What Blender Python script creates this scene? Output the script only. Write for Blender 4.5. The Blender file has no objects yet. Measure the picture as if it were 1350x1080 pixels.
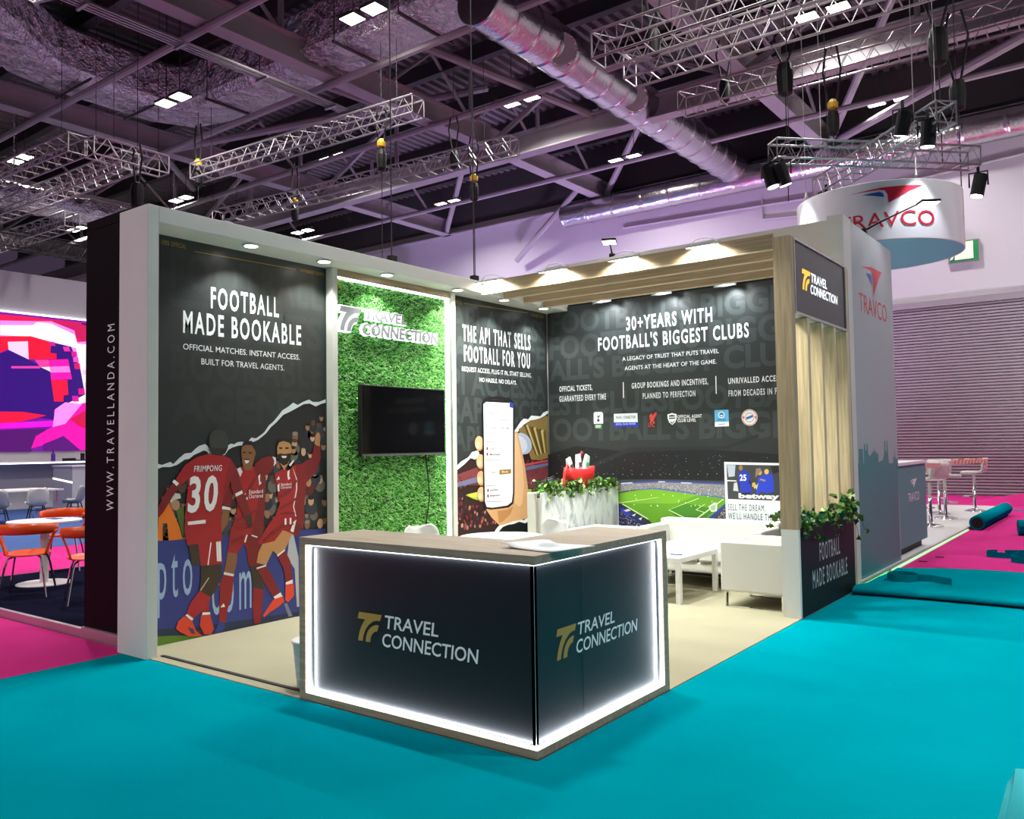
import bpy, math, random
from math import pi, sin, cos
from mathutils import Vector, Matrix, Euler
S = bpy.context.scene
COL = S.collection
random.seed(11)

# ------------------------------------------------------------------ camera
CAM = Vector((2.478, -3.4653, 1.5767))
YAW, PITCH, ROLL, FPX = 2.2156, 0.0438, -0.0150, 1102.35
fw = Vector((cos(PITCH)*cos(YAW), cos(PITCH)*sin(YAW), sin(PITCH)))
rt = fw.cross(Vector((0, 0, 1))).normalized()
up = rt.cross(fw)
rt, up = rt*cos(ROLL)+up*sin(ROLL), up*cos(ROLL)-rt*sin(ROLL)
cd = bpy.data.cameras.new('camera')
cd.sensor_fit = 'HORIZONTAL'; cd.sensor_width = 36.0; cd.lens = FPX/1350*36.0
cd.clip_start = 0.05; cd.clip_end = 200
co = bpy.data.objects.new('camera', cd); COL.objects.link(co)
co.matrix_world = Matrix(((rt.x, up.x, -fw.x, CAM.x), (rt.y, up.y, -fw.y, CAM.y), (rt.z, up.z, -fw.z, CAM.z), (0, 0, 0, 1)))
S.camera = co

# ------------------------------------------------------------------ exposure, ambient, main lamps
S.view_settings.view_transform = 'Standard'; S.view_settings.look = 'None'
S.view_settings.gamma = 1.0; S.view_settings.use_curve_mapping = False
S.view_settings.exposure = 0.0
W = bpy.data.worlds.new('hall_ambience'); S.world = W; W.use_nodes = True
W.node_tree.nodes['Background'].inputs[0].default_value = (0.40, 0.27, 0.50, 1)
W.node_tree.nodes['Background'].inputs[1].default_value = 0.11

def lamp(kind, name, loc, power, color=(1, 1, 1), to=None, size=.3, size_y=None, angle=90, blend=.5, radius=.05, spread=180):
    l = bpy.data.lights.new(name, kind); l.energy = power; l.color = color
    if kind == 'AREA':
        l.shape = 'RECTANGLE'; l.size = size; l.size_y = size_y or size; l.spread = math.radians(spread)
    elif kind == 'SPOT':
        l.spot_size = math.radians(angle); l.spot_blend = blend; l.shadow_soft_size = radius
    else:
        l.shadow_soft_size = radius
    o = bpy.data.objects.new(name, l); COL.objects.link(o); o.location = loc
    d = (Vector(to) - Vector(loc)) if to else Vector((0, 0, -1))
    o.rotation_euler = d.to_track_quat('-Z', 'Y').to_euler()
    return o

HIGHBAY = [(-10.4, 8.6), (-16.62, 7.97), (-10.45, 14.3), (-17.6, 14.1), (-10.5, 20.1), (-18.1, 20.1), (-25.3, 13.5),
           (-25.6, 19.3), (-32.3, 13.1), (-25.3, 8.0), (-2.66, 14.7), (-2.66, 20.6)]
HIGHBAY_Z = 10.8
HB_POWER = 270
for x, y in HIGHBAY + [(-2.66, 8.4), (5.0, 8.4), (5.0, 14.5), (-10.4, 2.4), (-17.5, 2.4), (-2.66, 2.4), (5.0, 2.4), (-10.4, -4.5), (-2.66, -10.3), (-10.4, -10.3), (5.0, -10.3), (-2.66, -16.2), (-10.4, -16.2), (5.0, 20.3)]:  # second list: unseen lamps continuing the grid, added to light booth and wall
    lamp('AREA', 'high_bay_and_fill', (x, y, (10.34 if y == 7.97 else HIGHBAY_Z-.03)), {(5.0, 2.4): 285, (-2.66, 2.4): 160, (-10.4, -4.5): 220, (5.0, 8.4): 330, (-2.66, -10.3): 260, (-10.4, -10.3): 340, (-2.66, -16.2): 460, (-10.4, -16.2): 520, (5.0, 20.3): 420}.get((x, y), HB_POWER), (1.0, .95, .93), size=.95, size_y=.32, spread=84 if y == 2.4 else 150)
# added unseen fill lights, violet and pale, brightening the hall wall from below
for (x, y, z), to, pw in [((-23, 19.5, .4), (-23, 23.3, 9.5), 330), ((-15, 19.5, .4), (-15, 23.3, 9.0), 330), ((-7.5, 19.8, .4), (-7.5, 23.3, 8.5), 270), ((4.5, 19.8, .4), (2.5, 23.3, 8.0), 260)]:
    lamp('AREA', 'added_wall_fill', (x, y, z), pw, (.70, .52, 1.0) if x < 0 else (.80, 1.0, .92), to=to, size=2.0, size_y=.25, spread=120)
# print artwork measured on each panel: colour, then u,v pairs in metres on that panel
ART={}
ART['poster']='''1d1f24 .244 1.48 .29 1.466 .364 1.489 .391 1.47 .445 1.519 .494 1.556 .557 1.562 .592 1.593 .628 1.619 .686 1.634 .708 1.618 .73 1.592 .879 1.577 .902 1.616 .94 1.636 .971 1.629 1.01 1.649 1.049 1.652 1.104 1.642 1.153 1.689 1.201 1.682 1.25 1.71 1.292 1.738 1.342 1.801 1.392 1.837 1.435 1.88 1.496 1.945 1.566 1.983 1.619 2.02 1.672 2 1.735 2.031 1.809 2.056 1.855 2.035 1.93 2.038 2.016 2.067 2.006 .627 .246 .81
dfe6ea .244 1.48 .29 1.466 .364 1.489 .391 1.47 .445 1.519 .494 1.556 .557 1.562 .592 1.593 .628 1.619 .686 1.634 .708 1.618 .73 1.592 .879 1.577 .902 1.616 .94 1.636 .971 1.629 1.01 1.649 1.049 1.652 1.104 1.642 1.153 1.689 1.201 1.682 1.25 1.71 1.292 1.738 1.342 1.801 1.392 1.837 1.435 1.88 1.496 1.945 1.566 1.983 1.619 2.02 1.672 2 1.735 2.031 1.809 2.056 1.855 2.035 1.93 2.038 2.016 2.067 2.016 2.033 1.949 2.016 1.892 1.992 1.818 2.019 1.744 2.01 1.663 1.971 1.583 1.933 1.504 1.902 1.426 1.83 1.367 1.787 1.308 1.724 1.226 1.669 1.169 1.648 1.112 1.621 1.025 1.619 .955 1.602 .917 1.583 .879 1.537 .73 1.539 .7 1.572 .671 1.579 .628 1.561 .578 1.542 .536 1.511 .494 1.505 .425 1.463 .364 1.446 .297 1.448 .244 1.431
2f3a86 .246 .853 .475 .84 .849 .833 1.306 .817 1.693 .81 2.008 .797 2.003 .112 1.663 -.012 1.142 -.024 .631 -.019 .25 -.025
23304f .249 .139 .63 .095 1.142 .07 1.681 .048 1.663 .002 .25 -.019
5f8a2c .249 .084 .422 .058 .702 .004 .25 -.013
b9bcc4 1.578 .813 1.613 .796 1.674 .555 1.681 .091 1.654 .095 1.63 .453 1.543 .57
7d828f 1.506 .147 1.541 .148 1.601 .019 1.558 .02
e8791f .265 1.103 .351 1.147 .392 1.075 .447 .946 .475 .843 .352 .842 .338 .986 .298 .989 .299 .847 .253 .852
556b2a .412 1.105 .488 1.113 .495 .872 .475 .874
b98a6a .453 1.128 .449 1.109 .438 1.094 .421 1.087 .403 1.088 .387 1.098 .376 1.114 .372 1.133 .375 1.152 .387 1.166 .403 1.174 .421 1.173 .438 1.163 .449 1.147
d8d4cc .358 1.171 .398 1.231 .453 1.222 .46 1.184 .405 1.175 .371 1.152'''
ART['players']='''7d171c 1.185 1.449 1.258 1.503 1.333 1.518 1.408 1.51 1.421 1.45 1.366 1.375 1.291 1.336 1.209 1.366
e9e9ea 1.379 1.514 1.417 1.503 1.421 1.45 1.391 1.423 1.4 1.472
a61c24 .994 1.407 1.041 1.429 1.184 1.425 1.266 1.413 1.307 1.321 1.298 1.114 1.281 .909 1.265 .821 1.08 .824 .94 .89 .994 .999 1.002 1.119 .963 1.268
7d171c 1.176 1.422 1.266 1.413 1.307 1.321 1.298 1.114 1.281 .909 1.265 .821 1.151 .824 1.208 1.051 1.233 1.255
7d171c .856 1.174 .932 1.269 .963 1.201 .94 1.083 .864 1.075
e9e9ea .853 1.095 .936 1.073 .932 1.05 .849 1.069
8a5a3c .856 1.062 .925 1.044 .909 .939 .841 .859 .838 .945
8a5a3c 1.049 1.615 1.073 1.642 1.153 1.648 1.185 1.614 1.197 1.545 1.168 1.463 1.152 1.395 1.08 1.398 1.057 1.453 1.045 1.534
221a16 1.049 1.601 1.061 1.642 1.105 1.662 1.153 1.659 1.185 1.634 1.193 1.566 1.181 1.586 1.153 1.621 1.081 1.622
f2f0ee 1.073 1.493 1.128 1.488 1.12 1.465 1.092 1.455
3a1512 1.073 1.5 1.132 1.495 1.128 1.485 1.077 1.487
2a1b14 1.061 1.561 1.092 1.564 1.092 1.55 1.065 1.548
2a1b14 1.12 1.56 1.156 1.556 1.155 1.544 1.12 1.546
e9e9ea 1.002 1.407 1.033 1.426 1.057 1.385 1.033 1.339
e9e9ea 1.221 1.338 1.245 1.358 1.241 1.296 1.258 1.275 1.233 1.255 1.229 1.297
9c1a22 .932 .891 1.08 .824 1.265 .821 1.248 .638 1.231 .517 1.119 .544 1.095 .708 1.064 .752 1.001 .665 .906 .689
7a151b 1.08 .824 1.265 .821 1.248 .638 1.231 .517 1.119 .544 1.103 .707
f0f0f0 1.096 .823 1.111 .821 1.088 .756 1.072 .758
f0f0f0 1.151 .818 1.216 .794 1.208 .785 1.151 .807
8a5a3c .902 .689 1.001 .665 1.001 .598 .97 .489 .868 .516 .887 .599
e5e0e0 .868 .522 .97 .489 .963 .471 .864 .5
93191f .864 .5 .963 .471 .955 .34 .902 .184 .883 .082 .819 .093 .827 .326 .83 .423
f0f0f0 .834 .221 .864 .252 .879 .22
33408f .819 .106 .875 .083 .875 .031 .834 .013 .768 .006 .797 .052
3b2c22 1.135 .535 1.26 .534 1.276 .313 1.171 .335
8c181e 1.167 .342 1.276 .313 1.263 .158 1.243 .019 1.178 .017 1.158 .175
7d171c 1.696 1.429 1.769 1.47 1.833 1.491 1.867 1.623 1.937 1.607 1.95 1.488 1.888 1.357 1.777 1.259
c08a58 1.943 1.671 1.934 1.638 1.918 1.615 1.9 1.608 1.885 1.618 1.876 1.643 1.876 1.677 1.884 1.709 1.9 1.733 1.918 1.74 1.934 1.73 1.943 1.705
c08a58 1.867 1.63 1.881 1.667 1.937 1.659 1.937 1.6
a61c24 1.399 1.353 1.511 1.398 1.563 1.375 1.634 1.434 1.742 1.435 1.777 1.303 1.749 1.087 1.729 .821 1.605 .882 1.407 .961 1.458 1.076
86181e 1.643 1.43 1.742 1.435 1.777 1.303 1.749 1.087 1.729 .821 1.649 .878 1.623 1.009 1.669 1.235
eedede 1.598 1.431 1.66 1.293 1.66 1.2 1.623 1.037 1.649 .943 1.636 .944 1.61 1.038 1.646 1.2 1.647 1.294
f0f0f0 1.563 1.432 1.616 1.481 1.625 1.466 1.581 1.417
c08a58 1.43 1.598 1.443 1.647 1.503 1.668 1.564 1.653 1.59 1.61 1.59 1.524 1.563 1.454 1.511 1.384 1.468 1.442 1.434 1.499
1c1512 1.426 1.584 1.43 1.654 1.469 1.686 1.538 1.689 1.582 1.668 1.599 1.596 1.573 1.639 1.503 1.657 1.452 1.643
1f1714 1.434 1.534 1.468 1.541 1.511 1.533 1.555 1.539 1.59 1.542 1.586 1.496 1.546 1.44 1.502 1.427 1.459 1.456 1.438 1.492
f2efec 1.477 1.519 1.542 1.518 1.529 1.497 1.49 1.498
2a1b14 1.451 1.599 1.49 1.597 1.49 1.583 1.456 1.583
2a1b14 1.52 1.597 1.564 1.598 1.56 1.582 1.523 1.582
f0f0f0 1.546 1.369 1.572 1.389 1.567 1.325 1.58 1.303 1.554 1.29 1.545 1.333
f0f0f0 1.421 1.296 1.45 1.333 1.459 1.301
f0f0f0 1.433 1.246 1.455 1.266 1.454 1.189 1.437 1.19
f0f0f0 1.068 1.182 1.096 1.194 1.112 1.139 1.088 1.127
a31b22 1.339 .904 1.407 .968 1.632 .908 1.694 .86 1.657 .756 1.613 .775 1.492 .828 1.406 .738 1.265 .718 1.216 .737
7a151b 1.614 .924 1.712 .844 1.666 .748 1.613 .775
ececec 1.614 .895 1.649 .914 1.613 .796 1.578 .813
c08a58 1.265 .721 1.406 .738 1.44 .714 1.372 .638 1.305 .528 1.203 .561 1.224 .654
f0e8e8 1.199 .517 1.305 .532 1.305 .518 1.207 .499
7f171d 1.207 .503 1.305 .518 1.363 .438 1.464 .251 1.388 .228 1.321 .313 1.256 .425
ececee 1.384 .228 1.464 .258 1.489 .212 1.413 .196
e2452a 1.388 .207 1.489 .219 1.506 .168 1.438 .13 1.346 .097 1.279 .06 1.271 .082 1.329 .148
c08a58 1.492 .828 1.596 .787 1.543 .689 1.512 .643 1.431 .603 1.381 .651 1.406 .745
efe6e6 1.423 .604 1.513 .65 1.517 .636 1.431 .589
84181e 1.431 .589 1.517 .636 1.577 .53 1.603 .343 1.524 .34 1.499 .47
ececee 1.52 .341 1.603 .358 1.603 .322 1.524 .312
e2452a 1.52 .32 1.611 .321 1.62 .207 1.55 .154 1.515 .18
85171d 1.002 1.105 1.096 1.194 1.192 1.339 1.209 1.325 1.112 1.166 1.009 1.071
85171d .994 .972 1.112 1.017 1.265 1.061 1.265 1.04 1.12 .989 .986 .946
85171d .955 .915 1.08 .925 1.257 .924 1.257 .907 1.08 .898 .963 .895
85171d 1.033 .862 1.143 .906 1.265 .882 1.265 .869 1.151 .879
85171d 1.424 1.141 1.562 1.205 1.651 1.293 1.66 1.272 1.571 1.169 1.433 1.106
85171d 1.458 1.048 1.597 1.096 1.65 1.129 1.641 1.1 1.597 1.068 1.458 1.013
85171d 1.424 .974 1.544 1 1.632 .98 1.632 .965 1.544 .972
85171d 1.373 .832 1.492 .891 1.614 .881 1.614 .867 1.5 .855 1.381 .789
7d151b 1.265 .759 1.373 .832 1.389 .816 1.281 .737
7d151b .94 .791 1.064 .819 1.072 .798 .94 .758
3b2c22 .523 .8 .629 .802 .644 .609 .559 .625
a61c24 .615 .797 .841 .794 .849 .597 .644 .599
f0f0f0 .789 .793 .834 .795 .842 .617 .797 .623
c8c8c8 .804 .791 .809 .791 .816 .62 .812 .621
f0f0f0 .734 .792 .745 .79 .716 .6 .705 .601
3b2c22 .644 .602 .842 .594 .842 .487 .79 .377 .738 .326 .63 .387 .641 .481
c7a890 .716 .497 .723 .489 .644 .391 .634 .399
9a1a20 .666 .273 .716 .285 .724 .194 .652 .206
ececee .659 .208 .731 .199 .731 .173 .655 .186
d63f2a .645 .188 .731 .179 .768 .051 .739 .008 .673 .023 .634 .101
ab1d25 .63 .394 .738 .326 .702 .248 .574 .174 .507 .217 .545 .305
ececee .497 .213 .518 .218 .574 .171 .56 .152
e2452a .49 .207 .56 .158 .595 .07 .656 .011 .532 .034 .456 .079 .415 .115 .435 .173
3a3c58 .518 .115 .574 .086 .588 .039 .553 .052
7d171c .522 1.435 .473 1.404 .412 1.344 .324 1.248 .258 1.128 .249 1.03 .298 1.076 .378 1.195 .446 1.286 .522 1.339
a61c24 .6 1.522 .494 1.461 .412 1.35 .446 1.292 .522 1.339
f0f0f0 .395 1.344 .378 1.323 .419 1.287 .439 1.308
7d171c .909 1.49 .979 1.441 1.041 1.264 1.104 1.112 1.144 .988 1.151 .906 1.119 .895 1.08 .972 .994 1.133 .94 1.236
f0f0f0 .978 1.194 1.049 1.22 1.057 1.193 .986 1.166
3b2c22 1.08 .992 1.144 1.001 1.155 .905 1.119 .885
a61c24 .6 1.522 .722 1.553 .834 1.544 .932 1.503 .986 1.428 .917 1.27 .875 1.173 .845 1.089 .838 .945 .849 .79 .629 .792 .516 .788 .488 .911 .502 1.131 .522 1.288 .522 1.416
8c191f .932 1.496 .986 1.428 .917 1.27 .875 1.173 .845 1.089 .871 1.272 .894 1.39
2a2725 .715 1.631 .722 1.703 .759 1.752 .819 1.762 .879 1.743 .906 1.69 .906 1.603 .879 1.55 .834 1.531 .752 1.539 .726 1.579
3c3f3d .722 1.696 .755 1.749 .819 1.762 .879 1.743 .906 1.69 .902 1.623 .887 1.59 .737 1.605
ececee .519 .984 .687 .988 .687 .957 .521 .957'''
ART['api']='''31201f 3.848 1.31 4.038 1.357 4.235 1.478 4.379 1.531 4.524 1.473 5.117 1.657 5.253 1.833 5.372 1.924 5.561 1.957 5.702 2 5.883 2.056 5.833 .372 3.835 .559
e8ecee 3.849 1.353 3.956 1.341 4.052 1.401 4.192 1.452 4.264 1.514 4.379 1.531 4.407 1.475 4.319 1.422 4.234 1.442 4.121 1.373 3.982 1.305 3.848 1.292
e8ecee 5.12 1.774 5.255 1.892 5.322 1.933 5.423 1.925 5.493 1.976 5.596 1.973 5.701 1.97 5.774 2.022 5.883 2.051 5.882 2.015 5.79 1.972 5.63 1.928 5.474 1.911 5.32 1.854 5.168 1.745 5.118 1.696
8a7340 5.203 1.794 5.474 1.906 5.736 1.95 5.881 1.984 5.864 1.409 5.685 1.382 5.477 1.397 5.379 1.557
54431f 5.32 1.854 5.354 1.864 5.617 1.454 5.581 1.445
c9b577 5.373 1.843 5.411 1.855 5.645 1.459 5.609 1.449
6b5628 5.427 1.831 5.469 1.846 5.673 1.463 5.637 1.454
54431f 5.482 1.82 5.527 1.836 5.701 1.468 5.666 1.458
c9b577 5.536 1.808 5.585 1.827 5.73 1.473 5.694 1.463
6b5628 5.591 1.797 5.644 1.817 5.758 1.477 5.722 1.468
54431f 5.647 1.785 5.704 1.807 5.787 1.482 5.751 1.472
c9b577 5.703 1.773 5.764 1.798 5.816 1.486 5.78 1.477
6b5628 5.759 1.761 5.824 1.788 5.844 1.491 5.808 1.481
aeb9cf 5.459 1.664 5.491 1.609 5.49 1.554 5.457 1.507 5.397 1.476 5.32 1.466 5.238 1.477 5.163 1.507 5.106 1.553 5.076 1.606 5.077 1.659 5.108 1.705 5.165 1.737 5.241 1.749 5.323 1.739 5.4 1.709
c8cfdd 5.363 1.64 5.391 1.59 5.386 1.542 5.35 1.505 5.291 1.487 5.221 1.491 5.153 1.516 5.1 1.557 5.074 1.606 5.078 1.653 5.112 1.689 5.17 1.708 5.24 1.705 5.309 1.681
6d6f92 3.845 1.134 4.373 1.22 5.862 1.348 5.861 1.307 3.844 1.091
b9474a 5.307 1.342 5.863 1.388 5.862 1.358 5.306 1.312
7a3b40 3.846 1.222 4.522 1.362 5.86 1.296 5.851 .991 4.516 1.103 3.845 1.134
a6bd3c 4.127 1.005 4.515 1.048 5.466 1.01 5.464 .911 4.512 .901 4.281 .951
c9d34c 4.155 1.012 4.398 1.036 4.396 .972 4.253 .971
101214 4.727 .476 4.744 .539 4.869 .595 4.995 .594 5.124 .621 5.405 .638 5.84 .605 5.833 .372
edf0f1 4.652 .501 4.714 .561 4.823 .627 4.916 .61 4.996 .632 5.092 .634 5.189 .645 5.288 .618 5.406 .658 5.439 .616 5.32 .576 5.188 .607 5.058 .588 4.947 .588 4.837 .569 4.743 .511'''
ART['hand']='''d3a272 5.088 1.764 5.169 1.764 5.231 1.618 5.323 1.341 5.383 1.063 5.423 .666 5.321 .635 5.059 .627 4.932 .608 4.776 .593 4.627 .698 4.51 .809 4.585 .84 5.066 .885
e2b98b 5.104 1.754 5.16 1.735 5.213 1.559 5.273 1.342 5.299 1.067 5.26 .835 5.193 .8 5.097 .845
b98253 4.734 .774 4.936 .779 5.064 .809 4.998 .717 4.839 .635 4.761 .622
b07a4e 4.484 1.615 4.475 1.574 4.45 1.543 4.414 1.525 4.376 1.526 4.341 1.544 4.318 1.576 4.31 1.616 4.32 1.655 4.344 1.687 4.379 1.705 4.418 1.705 4.453 1.687 4.477 1.655
d9aa7c 4.464 1.622 4.456 1.586 4.434 1.557 4.403 1.542 4.37 1.542 4.34 1.558 4.32 1.587 4.313 1.623 4.321 1.659 4.343 1.687 4.373 1.703 4.407 1.703 4.437 1.687 4.457 1.658
e9c6a2 4.404 1.595 4.399 1.577 4.389 1.563 4.373 1.555 4.357 1.555 4.342 1.563 4.332 1.578 4.328 1.595 4.333 1.613 4.343 1.627 4.358 1.635 4.375 1.635 4.39 1.627 4.4 1.613
b07a4e 4.509 1.392 4.5 1.352 4.474 1.321 4.439 1.304 4.4 1.305 4.365 1.324 4.342 1.356 4.334 1.396 4.344 1.436 4.368 1.467 4.404 1.484 4.443 1.483 4.477 1.465 4.501 1.432
d9aa7c 4.489 1.4 4.48 1.364 4.459 1.336 4.428 1.321 4.394 1.322 4.364 1.338 4.344 1.368 4.337 1.403 4.346 1.439 4.367 1.467 4.398 1.483 4.431 1.482 4.461 1.465 4.482 1.436
e9c6a2 4.428 1.374 4.424 1.356 4.413 1.342 4.398 1.334 4.381 1.335 4.366 1.343 4.356 1.358 4.353 1.376 4.357 1.393 4.368 1.407 4.383 1.415 4.4 1.415 4.415 1.406 4.425 1.392
b07a4e 4.512 1.189 4.503 1.149 4.477 1.118 4.442 1.102 4.403 1.104 4.369 1.123 4.345 1.156 4.338 1.195 4.347 1.235 4.372 1.266 4.407 1.282 4.446 1.281 4.48 1.262 4.504 1.229
d9aa7c 4.492 1.197 4.483 1.161 4.462 1.133 4.431 1.119 4.397 1.12 4.367 1.137 4.347 1.167 4.341 1.203 4.349 1.238 4.37 1.266 4.401 1.281 4.434 1.28 4.464 1.263 4.485 1.233
e9c6a2 4.431 1.172 4.427 1.154 4.416 1.14 4.401 1.133 4.384 1.133 4.369 1.142 4.359 1.157 4.356 1.175 4.36 1.192 4.371 1.206 4.386 1.214 4.403 1.213 4.418 1.204 4.428 1.19
b07a4e 4.515 .994 4.506 .955 4.481 .924 4.445 .909 4.406 .911 4.372 .931 4.348 .964 4.341 1.004 4.35 1.043 4.375 1.074 4.41 1.089 4.449 1.088 4.484 1.068 4.507 1.035
d9aa7c 4.495 1.003 4.487 .967 4.465 .94 4.434 .926 4.4 .928 4.371 .946 4.35 .975 4.344 1.011 4.352 1.046 4.373 1.074 4.404 1.088 4.437 1.087 4.468 1.069 4.488 1.039
e9c6a2 4.434 .979 4.43 .961 4.419 .947 4.404 .94 4.387 .941 4.372 .95 4.362 .965 4.359 .983 4.363 1.001 4.374 1.014 4.389 1.021 4.406 1.02 4.421 1.012 4.431 .997
16181b 4.457 2.113 4.502 2.17 4.585 2.192 4.767 2.197 5.002 2.188 5.097 2.153 5.119 2.046 5.092 .98 5.065 .847 4.968 .805 4.599 .802 4.495 .823 4.46 .904
eef2f5 4.486 2.095 4.538 2.124 5.032 2.126 5.088 2.094 5.06 .982 5.033 .868 4.937 .831 4.629 .824 4.525 .84 4.49 .911
3a2a20 4.659 2.166 4.906 2.163 4.906 2.15 4.659 2.153
2a3f9e 5.017 2.145 5.097 2.124 5.1 2.06 5.015 2.073
d5dade 4.496 1.863 5.082 1.876 5.082 1.871 4.496 1.856
d5dade 4.501 1.77 5.072 1.779 5.072 1.773 4.501 1.764
dfe4e8 4.499 1.696 5.07 1.702 5.07 1.696 4.499 1.689
d9dee2 4.518 1.196 5.057 1.18 5.057 1.175 4.518 1.189
9a7b2c 4.784 1.284 5.028 1.286 5.026 1.231 4.783 1.223
dde2e6 4.565 1.277 4.746 1.281 4.745 1.222 4.563 1.22
7a2730 4.534 1.571 4.563 1.57 4.563 1.538 4.548 1.531 4.533 1.538
7a2730 4.532 1.501 4.562 1.5 4.561 1.468 4.546 1.462 4.532 1.468
7a2730 4.538 1.061 4.567 1.059 4.566 1.027 4.551 1.021 4.537 1.028
7a2730 4.536 .991 4.566 .99 4.565 .957 4.55 .952 4.535 .959
9aa0a6 4.528 1.64 4.724 1.644 4.723 1.636 4.528 1.631
9aa0a6 4.523 1.418 4.842 1.415 4.841 1.407 4.523 1.408
9aa0a6 4.516 1.103 4.711 1.099 4.711 1.091 4.516 1.094
9aa0a6 4.512 .91 4.845 .894 4.845 .886 4.512 .901'''
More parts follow.
